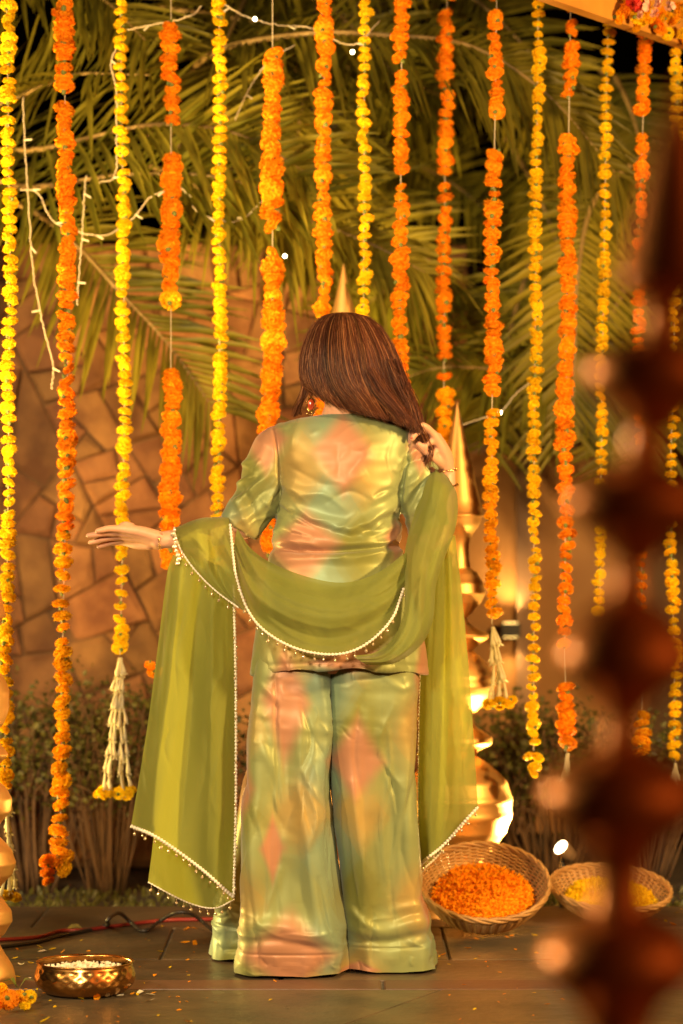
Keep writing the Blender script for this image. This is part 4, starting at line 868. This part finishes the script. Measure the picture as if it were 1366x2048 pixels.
setv(km, co); tint(km, printcol(X, Y)); km.polygons.foreach_set('use_smooth', [True] * len(km.polygons))
link('tunic', km, person)

# --- wide trousers
tb = MB(); 
def leg(secs, n=300, rows=330, e=.5): return loft(tb, secs, n, e, rows, cap=False)
leg([(1290, 515, 690, 6.80, 7.0), (1340, 508, 668, 6.78, 7.02), (1450, 501, 665, 6.775, 7.04), (1550, 495, 668, 6.775, 7.05), (1650, 489, 674, 6.775, 7.08), (1750, 486, 682, 6.78, 7.10), (1810, 486, 688, 6.782, 7.12), (1850, 481, 692, 6.78, 7.12), (1890, 477, 694, 6.785, 7.12), (1944, 474, 695, 6.795, 7.12)])
leg([(1290, 655, 845, 6.80, 7.0), (1340, 658, 838, 6.782, 7.02), (1450, 656, 831, 6.79, 7.04), (1550, 656, 827, 6.805, 7.06), (1650, 660, 829, 6.82, 7.09), (1750, 677, 833, 6.84, 7.12), (1805, 681, 840, 6.855, 7.14), (1845, 686, 858, 6.86, 7.15), (1890, 690, 867, 6.865, 7.16), (1944, 693, 876, 6.87, 7.17)])
leg([(1400, 520, 600, 6.95, 7.08), (1550, 486, 600, 6.97, 7.16), (1650, 468, 600, 7.0, 7.22), (1750, 447, 600, 7.03, 7.28), (1820, 426, 600, 7.05, 7.31), (1860, 420, 600, 7.06, 7.33), (1944, 414, 604, 7.06, 7.34)], 150, 180)
tm = tb.mesh('trousers', M['satin_leg']); tm.update(); co = getv(tm); no = getv(tm, 'n'); X, Y = px(co)
low = np.clip((Y - 1450) / 480, 0, 1)
tr = [(.014, 20, [(520, 1430), (512, 1620), (508, 1840)]), (-.013, 20, [(572, 1480), (566, 1650), (560, 1840)]), (.014, 22, [(622, 1460), (628, 1650), (640, 1850)]), (-.010, 14, [(662, 1480), (668, 1650), (680, 1860)]), (.013, 20, [(708, 1480), (716, 1660), (730, 1850)]), (-.012, 20, [(776, 1480), (784, 1660), (800, 1840)]), (.012, 18, [(812, 1460), (816, 1650), (836, 1850)]),
      (.010, 12, [(640, 1345), (655, 1450), (650, 1560)]), (-.006, 4, [(553, 1350), (556, 1500), (566, 1640), (610, 1860)]), (-.006, 4, [(757, 1345), (754, 1500), (758, 1700), (765, 1840), (775, 1945)]), (.010, 12, [(530, 1480), (560, 1560), (575, 1700)]), (.009, 12, [(600, 1540), (615, 1700), (640, 1850)]),
      (.008, 10, [(705, 1560), (720, 1680), (745, 1800)]), (-.008, 9, [(690, 1600), (705, 1740), (720, 1830)]), (.010, 14, [(800, 1560), (805, 1700), (795, 1800)]), (.011, 13, [(500, 1600), (510, 1740), (505, 1830)]), (-.007, 9, [(540, 1650), (535, 1780), (530, 1840)]),
      (.008, 16, [(480, 1852), (540, 1838), (620, 1858), (690, 1880)]), (-.006, 9, [(482, 1874), (560, 1866), (640, 1880), (692, 1892)]), (.005, 8, [(560, 1862), (620, 1872), (668, 1892)]), (.008, 16, [(690, 1850), (760, 1860), (830, 1838), (866, 1850)]), (-.006, 9, [(694, 1872), (770, 1880), (840, 1866), (870, 1876)]), (.006, 8, [(700, 1812), (730, 1840), (762, 1858)]), (.006, 9, [(780, 1820), (820, 1808), (840, 1822)]), (-.005, 7, [(790, 1838), (825, 1826), (850, 1838)]),
      (-.002, 3, [(474, 1896), (580, 1897), (694, 1897)]), (-.002, 3, [(694, 1892), (780, 1893), (874, 1890)]), (-.004, 3, [(415, 1870), (450, 1872), (480, 1876)]),
      (.003, 7, [(520, 1362), (545, 1385), (560, 1400)]), (.003, 7, [(770, 1352), (800, 1372), (826, 1366)])]
crk = np.exp(-((Y - 1420) / 70) ** 2) * .0012 * sines(31, 12, 60, 150)(co * np.array([.6, .6, 1.7]))
ts = strokes(11, 46, (505, 1345, 836, 1480), 35, 40, (12, 40), (.001, .0022), (2.4, 4)) + strokes(12, 46, (490, 1420, 834, 1830), 88, 5, (120, 330), (.003, .008), (4, 8)) + strokes(13, 14, (480, 1825, 868, 1888), 4, 16, (35, 110), (.002, .004), (4, 7)) \
    + strokes(14, 30, (474, 1900, 874, 1940), 82, 25, (18, 40), (.0015, .0035), (3.5, 6)) + strokes(16, 14, (415, 1780, 480, 1930), 20, 40, (25, 60), (.003, .006), (4, 7))
disp = creases(X, Y, ts) * 1.3 + ridge_field(X, Y, tr) + low * .011 * (.55 - np.abs(sines(32, 5, 12, 30)(co * np.array([1, 1, .16])))) + .0012 * sines(33, 10, 35, 80)(co) + crk + np.clip((Y - 1885) / 30, 0, 1) * .006 * sines(34, 10, 40, 90)(co * np.array([1, 1, .5]))
sgn = np.where(no[:, 1] * (co[:, 1] - (.12)) > 0, 1, 1); co = co + no * (disp * 1.0)[:, None]
co[:, 2] += np.clip((Y - 1915) / 30, 0, 1) * .005 * (1 + sines(35, 6, 25, 60)(co[:, :2])); co[:, 2] = np.maximum(co[:, 2], .004); setv(tm, co); tint(tm, printcol(X, Y)); link('trousers', tm, person)

# --- hair: shell plus strands that keep their place round the head
HS = [(621, 676, 700, 6.955, 7.0), (626, 655, 722, 6.925, 7.03), (636, 640, 742, 6.895, 7.05), (655, 625, 760, 6.87, 7.06), (685, 613, 778, 6.85, 7.06), (715, 606, 792, 6.84, 7.05), (745, 605, 801, 6.835, 7.04), (768, 611, 809, 6.832, 7.02), (785, 619, 816, 6.828, 6.99),
      (800, 630, 823, 6.82, 6.955), (815, 643, 830, 6.806, 6.92), (830, 657, 836, 6.792, 6.885), (845, 672, 839, 6.782, 6.87), (858, 686, 840, 6.778, 6.86), (872, 704, 838, 6.778, 6.85)]
def hem_y(x): return np.interp(x, [600, 620, 645, 675, 705, 740, 780, 815, 842], [768, 782, 800, 815, 826, 836, 846, 858, 872])
hs = catmull(HS, 90)
def hpt(th, u, off=0.0, j=0.0, ext=0.0):
    y, xl, xr, db, df = [np.interp(u, np.linspace(0, 1, len(hs)), hs[:, i]) for i in range(5)]
    a = th + j; ca, sa = math.cos(a), math.sin(a); z = CAMH + (HOR - y) * DPn / F
    hw, hd = (xr - xl) / 2 * DPn / F + off, (df - db) / 2 + off
    x_ = ((xl + xr) / 2 - 683) * DPn / F + hw * ca; yc = hem_y(x_ / DPn * F + 683) + ext
    if y > yc: z = CAMH + (HOR - yc) * DPn / F + (y - yc) * -.00002
    return Vector((x_, (db + df) / 2 - D0 + hd * sa, z))
hb = MB(); nrow, nn_ = 80, 72
wv = sines(51, 8, 2, 9)
vs = []; cols = []
for i in range(nrow):
    for j in range(nn_):
        th = 2 * math.pi * j / nn_; o = .0016 * math.sin(th * 23 + i * .05) - .003; vs.append(hpt(th, i / (nrow - 1), o)); cols.append((.035, .012, .007))
hb.add(vs, [(i * nn_ + j, (i + 1) * nn_ + j, (i + 1) * nn_ + (j + 1) % nn_, i * nn_ + (j + 1) % nn_) for i in range(nrow - 1) for j in range(nn_)] + [tuple((nrow - 1) * nn_ + j for j in range(nn_))[::-1], tuple(range(nn_))])
rn = random.Random(77)
def strand(pts, r0, col):
    k = len(pts); o = len(hb.v); hb.tube(pts, [r0 * (1 if i < k * .7 else 1 - .75 * (i - k * .7) / (k * .3)) for i in range(k)], 3, cap=False); cols.extend([col] * (len(hb.v) - o))
def hcol():
    q = rn.random()
    base = Vector((.075, .022, .011)) if q < .5 else Vector((.13, .042, .018)) if q < .86 else Vector((.30, .125, .05))
    return tuple(base * rn.uniform(.7, 1.25))
NL = 90; locks = [(math.pi * (.96 + 1.08 * (i + rn.uniform(-.4, .4)) / NL), rn.uniform(-.0015, .0055), rn.uniform(0, 6.28), rn.uniform(.03, .11), rn.uniform(.55, 1.5), rn.uniform(.25, .5)) for i in range(NL)]
for s in range(4200):
    th0, lo, ph, am, br, fq = rn.choice(locks); dth = rn.gauss(0, .045); u0 = rn.uniform(0, .10) if rn.random() < .7 else rn.uniform(.05, .4); u1 = rn.uniform(.8, 1.0); off = lo + rn.uniform(-.001, .002)
    c_ = Vector(hcol()) * br; p2 = rn.uniform(0, 6.28); stray = rn.random() < .12
    pts = [hpt(th0 + dth * (1 - .45 * i / 17), u0 + (u1 - u0) * i / 17, off + .0015 * math.sin(i * .5 + ph) + (.004 * math.sin(math.pi * i / 17) if stray else 0), 1.5 * am * math.sin(i * fq + ph) * (i / 17) ** 1.3 + (.05 * math.sin(i * .4 + p2) * (i / 17) if stray else 0), 40) for i in range(18)]
    e_ = rn.gauss(-1, 5); q_ = len(pts)
    for i in range(18):
        xx, yy = pts[i].x / DPn * F + 683, HOR - (pts[i].z - CAMH) * F / DPn
        if yy > hem_y(xx) + e_ and i > 5: q_ = i; break
    strand(pts[:q_], rn.uniform(.0004, .0008), tuple(c_))
def lock(ctrl, n, spread, r=.0007, curl=0):
    c3 = catmull([P(*q) for q in ctrl], 22)
    for s in range(n):
        o0 = Vector((rn.gauss(0, spread), rn.gauss(0, spread), rn.gauss(0, spread * .5))); ph = rn.uniform(0, 6.28)
        pts = [Vector(c3[i]) + o0 * (1 - .35 * i / 21) + Vector((math.sin(i * .45 + ph) * curl, math.cos(i * .45 + ph) * curl, 0)) for i in range(22)]
        strand(pts, rn.uniform(.7, 1.2) * r, hcol())
lock([(634, 690, 6.99), (612, 735, 7.0), (612, 770, 7.0), (606, 795, 7.0), (596, 815, 6.99), (590, 832, 6.98)], 60, .006, curl=.002)
lock([(612, 760, 7.0), (604, 790, 7.0), (597, 810, 7.0), (600, 830, 7.0)], 30, .003, curl=.003)
lock([(800, 780, 6.85), (822, 820, 6.82), (832, 848, 6.81), (848, 880, 6.835), (858, 905, 6.845), (852, 930, 6.85), (866, 942, 6.85)], 130, .0075, curl=.003)
lock([(812, 800, 6.85), (830, 830, 6.83), (838, 860, 6.84), (844, 900, 6.86), (848, 925, 6.86), (872, 946, 6.845), (882, 938, 6.84)], 60, .004, curl=.004)
lock([(786, 720, 6.865), (806, 770, 6.845), (826, 812, 6.825), (836, 845, 6.815), (828, 864, 6.81)], 170, .0085, curl=.003)
lock([(740, 740, 6.835), (768, 785, 6.822), (800, 822, 6.805), (826, 850, 6.795)], 120, .009, curl=.002)
lock([(790, 740, 6.86), (818, 790, 6.85), (832, 815, 6.84), (834, 838, 6.83)], 60, .004, curl=.003)
for s in range(110):                                                                                                         # flyaway hairs
    th = rn.choice((rn.uniform(3.0, 3.5), rn.uniform(5.9, 6.4), rn.uniform(3.3, 6.2))); u0 = rn.uniform(0, .6); e = rn.uniform(.1, .3)
    strand([hpt(th, min(1, u0 + e * i / 9), .003 + e * .04 * math.sin(math.pi * i / 9)) for i in range(10)], .00035, (.16, .07, .03))
hm = hb.mesh('hair', M['hair']); tint(hm, np.array(cols)); link('hair', hm, person)

# --- earring, bracelets
ear = MB(); e0 = P(622, 778, 6.93)
ear.rtube([e0, e0 + Vector((0, 0, -.012)), e0 + Vector((.001, 0, -.022))], [.003, .0055, .003], 8); ear.ellip(e0 + Vector((0, 0, -.040)), (.0115, .005, .0185), 16, 10)
for k_ in range(9):
    a = 6.28 * k_ / 9; ear.ellip(e0 + Vector((math.cos(a) * .0125, -.001, -.040 + math.sin(a) * .0195)), (.0024, .0024, .0024), 6, 4)
for k_ in range(5): ear.ellip(e0 + Vector(((k_ - 2) * .0045, 0, -.066 + abs(k_ - 2) * .002)), (.0022, .0022, .003), 6, 4)
eo = ear.build('earring', M['jewel'], person); g = MB(); g.ellip(e0 + Vector((0, -.004, -.040)), (.0085, .004, .0145), 14, 10); g.build('gemstone', M['ruby'], eo)
def bangle(c, nrm, r, tr_, beads, seed):
    c = P(*c); q = Vector(nrm).normalized().to_track_quat('Z', 'Y'); b = MB(); rz = random.Random(seed)
    b.tube([c + q @ Vector((r * math.cos(a), r * math.sin(a), .001 * math.sin(a * 9))) for a in [6.2832 * k / 40 for k in range(41)]], tr_, 6, cap=False)
    for k in range(beads):
        a = 6.28 * k / beads; b.ellip(c + q @ Vector((r * math.cos(a), r * math.sin(a), rz.uniform(-.002, .002))), (.003, .003, .003), 6, 4)
    b.build('bracelet', M['jewel'], person)
bangle((320, 1080, 6.866), (1, -.05, .02), .0235, .0009, 10, 1)
bangle((892, 940, 6.913), (-.05, -.1, 1), .0255, .0011, 14, 2)
bangle((890, 972, 6.915), (-.1, -.1, 1), .032, .002, 22, 3)

# --- scarf: sheets laid over the arms, hips and hanging at both sides
SHEETS = []; scarf_b = MB()
def sheet(rows_, nu, nv, fold=None, cr=None):
    g = np.array([catmull(r_, nu) for r_ in rows_]); g = np.array([catmull(g[:, j], nv) for j in range(nu)]).transpose(1, 0, 2)
    U, V = np.meshgrid(np.linspace(0, 1, nu), np.linspace(0, 1, nv))
    if fold is not None: dx_, dd = fold(U, V); g[:, :, 0] += dx_; g[:, :, 2] += dd
    if cr: g[:, :, 2] -= creases(g[:, :, 0].ravel(), g[:, :, 1].ravel(), cr).reshape(g.shape[:2])
    w3 = np.stack([(g[:, :, 0] - 683) / F * g[:, :, 2], g[:, :, 2] - D0, CAMH + (HOR - g[:, :, 1]) / F * g[:, :, 2]], 2)
    scarf_b.add(w3.reshape(-1, 3).tolist(), [(i * nu + j, i * nu + j + 1, (i + 1) * nu + j + 1, (i + 1) * nu + j) for i in range(nv - 1) for j in range(nu - 1)])
    return w3
tau = 2 * math.pi
def f_swag(U, V):
    e = np.sin(np.pi * np.clip(U, 0, 1)) ** .5
    return 0 * U, .011 * np.sin(tau * (V * 1.35 + .55 * U - .1)) * e + .006 * np.sin(tau * (V * 2.3 - .9 * U + .3)) * (.25 + np.exp(-((U - .12) / .16) ** 2) + np.exp(-((U - .9) / .14) ** 2))
A_ = sheet([[(474, 1056, 6.80), (505, 1100, 6.745), (560, 1134, 6.725), (640, 1160, 6.722), (700, 1164, 6.722), (758, 1144, 6.73), (812, 1104, 6.765)],
            [(470, 1080, 6.79), (505, 1140, 6.728), (560, 1186, 6.706), (640, 1214, 6.70), (702, 1216, 6.70), (765, 1190, 6.712), (815, 1135, 6.755)],
            [(466, 1090, 6.785), (502, 1180, 6.72), (560, 1232, 6.70), (645, 1262, 6.695), (706, 1258, 6.695), (772, 1220, 6.708), (815, 1160, 6.75)],
            [(460, 1048, 6.80), (474, 1158, 6.735), (510, 1242, 6.71), (580, 1292, 6.695), (662, 1309, 6.69), (726, 1292, 6.695), (782, 1240, 6.71), (808, 1176, 6.745)]], 150, 90, f_swag,
            [(.009, 9, [(476, 1078), (540, 1160), (640, 1196), (720, 1190), (800, 1130)]), (-.007, 7, [(480, 1110), (545, 1188), (640, 1226), (720, 1218), (795, 1160)]), (.008, 8, [(484, 1150), (540, 1214), (620, 1250), (700, 1252), (790, 1190)]), (-.006, 6, [(500, 1190), (560, 1246), (640, 1276), (720, 1268)]), (.006, 6, [(520, 1225), (600, 1280), (680, 1292), (750, 1262)]), (-.005, 5, [(760, 1150), (790, 1140), (812, 1118)]), (.005, 5, [(750, 1190), (785, 1170), (812, 1140)])] + strokes(41, 16, (500, 1130, 800, 1290), lambda x, y: 30 if x < 620 else -28 if x > 720 else 0, 10, (40, 120), (.002, .004), (4, 7)))
def f_right(U, V): return 0 * U, -.022 * np.sin(np.pi * U) + .007 * np.sin(tau * (U * 1.25 + .55 * V + .3)) * np.sin(np.pi * np.clip(V * .9 + .1, 0, 1)) + .0035 * np.sin(tau * (U * 2.6 - 1.1 * V)) * np.clip(V * 1.6 - .3, 0, 1)
Rr = sheet([[(856, 936, 6.90), (872, 938, 6.87), (892, 950, 6.88), (902, 962, 6.92)], [(848, 962, 6.85), (868, 968, 6.815), (896, 976, 6.825), (914, 990, 6.87)], [(834, 1010, 6.83), (860, 1016, 6.80), (892, 1020, 6.805), (915, 1030, 6.85)],
            [(814, 1080, 6.80), (842, 1080, 6.77), (880, 1078, 6.78), (907, 1070, 6.83)], [(808, 1130, 6.77), (830, 1130, 6.745), (866, 1128, 6.75), (890, 1114, 6.80)], [(810, 1180, 6.735), (828, 1185, 6.712), (850, 1185, 6.712), (872, 1172, 6.76)],
            [(806, 1232, 6.70), (822, 1240, 6.692), (844, 1246, 6.692), (866, 1240, 6.73)], [(786, 1276, 6.682), (800, 1286, 6.676), (822, 1292, 6.68), (842, 1290, 6.71)], [(752, 1304, 6.678), (762, 1314, 6.674), (776, 1322, 6.676), (790, 1326, 6.69)], [(706, 1312, 6.684), (714, 1318, 6.682), (724, 1324, 6.682), (734, 1330, 6.688)]], 80, 160, f_right,
            [(.010, 8, [(884, 960), (866, 1050), (842, 1130), (836, 1210), (800, 1290)]), (-.007, 6, [(902, 1000), (884, 1070), (856, 1140), (850, 1220), (816, 1290)]), (.007, 6, [(868, 965), (846, 1040), (826, 1110), (820, 1190)]), (-.006, 6, [(858, 1000), (834, 1080), (822, 1150)]), (.006, 6, [(905, 1040), (880, 1100), (862, 1160)])] + strokes(42, 16, (815, 960, 910, 1300), 102, 9, (50, 140), (.002, .004), (4, 7)))
def f_hang(n, a, ph):
    def f(U, V): k = .25 + .75 * np.clip(V, 0, 1); return 3.0 * np.sin(tau * (U * n * .5 + V * .4 + ph)) * k * np.sin(np.pi * U), a * k * np.sin(tau * (U * n * (1 - .18 * V) + .22 * np.sin(2.2 * V + ph) + ph)) + .22 * a * np.sin(tau * (U * n * 1.9 + .5 * V * V + ph)) * (1 - .6 * V)
    return f
Bf = sheet([[(346, 1108, 6.84), (380, 1130, 6.83), (425, 1150, 6.83), (466, 1170, 6.85)], [(334, 1150, 6.84), (375, 1180, 6.83), (425, 1200, 6.83), (468, 1215, 6.85)], [(316, 1290, 6.84), (360, 1310, 6.83), (420, 1320, 6.83), (471, 1330, 6.85)],
            [(298, 1430, 6.84), (350, 1450, 6.83), (415, 1470, 6.83), (472, 1490, 6.85)], [(280, 1545, 6.84), (335, 1570, 6.83), (405, 1610, 6.83), (471, 1650, 6.85)], [(262, 1652, 6.84), (318, 1676, 6.83), (398, 1736, 6.83), (467, 1794, 6.85)]], 130, 170, f_hang(2.1, .016, .1),
            [(.010, 9, [(362, 1140), (340, 1350), (318, 1500), (300, 1660)]), (-.009, 8, [(395, 1160), (385, 1400), (360, 1690)]), (.010, 9, [(425, 1180), (424, 1420), (412, 1730)]), (-.008, 7, [(450, 1200), (452, 1450), (446, 1760)])] + strokes(43, 22, (300, 1150, 465, 1640), 94, 4, (80, 260), (.002, .005), (4, 8)))
Bb = sheet([[(352, 1112, 6.90), (400, 1120, 6.91), (468, 1140, 6.91)], [(325, 1350, 6.90), (395, 1350, 6.92), (471, 1350, 6.91)], [(312, 1560, 6.90), (390, 1570, 6.92), (471, 1580, 6.91)], [(306, 1680, 6.90), (385, 1700, 6.92), (470, 1710, 6.91)], [(296, 1764, 6.90), (376, 1806, 6.92), (430, 1816, 6.91), (467, 1800, 6.90)]], 70, 100, f_hang(1.6, .014, .55))
def f_wrap(U, V): return 0 * U, .010 * np.sin(tau * (U * 1.5 + V * .5)) * np.sin(np.pi * np.clip(V, .08, 1)) + .0025 * np.sin(tau * (U * 3.1 + V * .8))
Cc = sheet([[(352, 1062, 6.925), (400, 1046, 6.94), (458, 1040, 6.95)], [(349, 1056, 6.875), (400, 1037, 6.87), (457, 1034, 6.865)], [(350, 1068, 6.835), (402, 1056, 6.825), (460, 1056, 6.825)], [(362, 1100, 6.82), (415, 1096, 6.81), (466, 1104, 6.81)], [(390, 1140, 6.81), (432, 1146, 6.80), (473, 1152, 6.795)], [(432, 1182, 6.80), (458, 1188, 6.785), (482, 1192, 6.77)], [(478, 1216, 6.785), (488, 1222, 6.775), (498, 1228, 6.755)]], 90, 110, f_wrap,
            [(.008, 6, [(366, 1056), (420, 1110), (470, 1170), (490, 1215)]), (-.006, 5, [(385, 1048), (430, 1095), (470, 1150)]), (.008, 6, [(408, 1042), (448, 1090), (476, 1150)]), (-.006, 5, [(430, 1040), (456, 1080), (474, 1130)])] + strokes(44, 12, (360, 1050, 470, 1160), 48, 10, (40, 100), (.002, .004), (3, 6)))
Dd = sheet([[(862, 1090, 6.93), (885, 1085, 6.95), (910, 1070, 6.97)], [(850, 1200, 6.96), (885, 1200, 6.96), (924, 1190, 6.98)], [(842, 1340, 6.99), (885, 1340, 6.97), (937, 1330, 6.99)], [(838, 1500, 7.0), (888, 1490, 6.98), (947, 1470, 6.99)], [(838, 1640, 7.0), (885, 1610, 6.98), (952, 1550, 6.99)], [(842, 1728, 7.0), (882, 1692, 6.98), (956, 1614, 6.99)]], 100, 160, f_hang(1.8, .014, .3),
            [(.009, 8, [(880, 1110), (866, 1350), (862, 1690)]), (-.008, 7, [(895, 1110), (892, 1350), (900, 1650)]), (.008, 7, [(908, 1140), (920, 1350), (930, 1620)])] + strokes(45, 16, (845, 1120, 945, 1600), 88, 4, (80, 240), (.002, .005), (4, 7)))
D2 = sheet([[(856, 1120, 6.98), (880, 1120, 7.0), (905, 1110, 7.02)], [(842, 1360, 7.03), (870, 1360, 7.03), (900, 1360, 7.04)], [(838, 1560, 7.04), (862, 1560, 7.04), (892, 1560, 7.05)], [(839, 1750, 7.05), (858, 1728, 7.04), (884, 1700, 7.05)]], 30, 80, f_hang(1.5, .008, .2))
scarf = scarf_b.build('scarf', M['chiffon'], person)
bdm = MB(); bdm.tube([(0, 0, 0), (0, 0, -.008)], .0006, 4); bdm.ellip((0, 0, -.012), (.0036, .0036, .0044), 8, 6); BEAD = bdm.mesh('bead', M['bead'])
def lace(curve, rad=.0032, beads=.026, start=.01):
    """scalloped lace along a scarf edge with glass drops"""
    c = np.asarray(curve); seg = np.r_[0, np.cumsum(np.linalg.norm(np.diff(c, axis=0), axis=1))]; L = seg[-1]; at = lambda s: Vector([float(np.interp(s, seg, c[:, i])) for i in range(3)])
    n = int(L / .0022); b = MB(); b.tube([at(L * i / n) + Vector((0, -.002, 0)) for i in range(n + 1)], [rad * (1 + .38 * math.sin(i * 1.57)) for i in range(n + 1)], 6); b.build('lace_trim', M['lace'], scarf)
    s = start
    while beads and s < L - .004:
        o = bpy.data.objects.new('bead', BEAD); C.objects.link(o); o.parent = scarf; o.location = at(s) + Vector((0, -.004, -.003)); q = rn.uniform(.8, 1.15); o.scale = (q, q, q); o.rotation_euler = (0, rn.gauss(0, .2), 0); s += beads * rn.uniform(.85, 1.15)
lace(A_[-1, :]); lace(Bf[-1, :], .0042, .022); lace(Bf[:, -1], .0034, .026, .12); lace(Bb[-1, :], .002, .024); lace(Cc[:, 0], .0022, .024); lace(Dd[-1, :], .004, .026); lace(D2[:, 0], .003, .03, .3); lace(D2[-1, :], .003, .03)
for k_ in range(9):                                                                                                         # mirror-work cuff at the wrist
    u = k_ / 8; p = P(347 + 10 * u * u, 1060 + 66 * u, 6.834 - .012 * math.sin(math.pi * u)); b = MB(); r_ = rn.uniform(.003, .005)
    b.lathe([(r_ * 1.25, 0), (r_ * 1.25, .002), (r_, .003), (r_ * .98, .0032)], 14); o = b.build('mirror_disc', [M['mirror']], scarf); o.location = p + Vector((rn.uniform(-.004, .006), -.006, 0)); o.rotation_euler = (R(90) + rn.gauss(0, .3), rn.gauss(0, .3), 0)
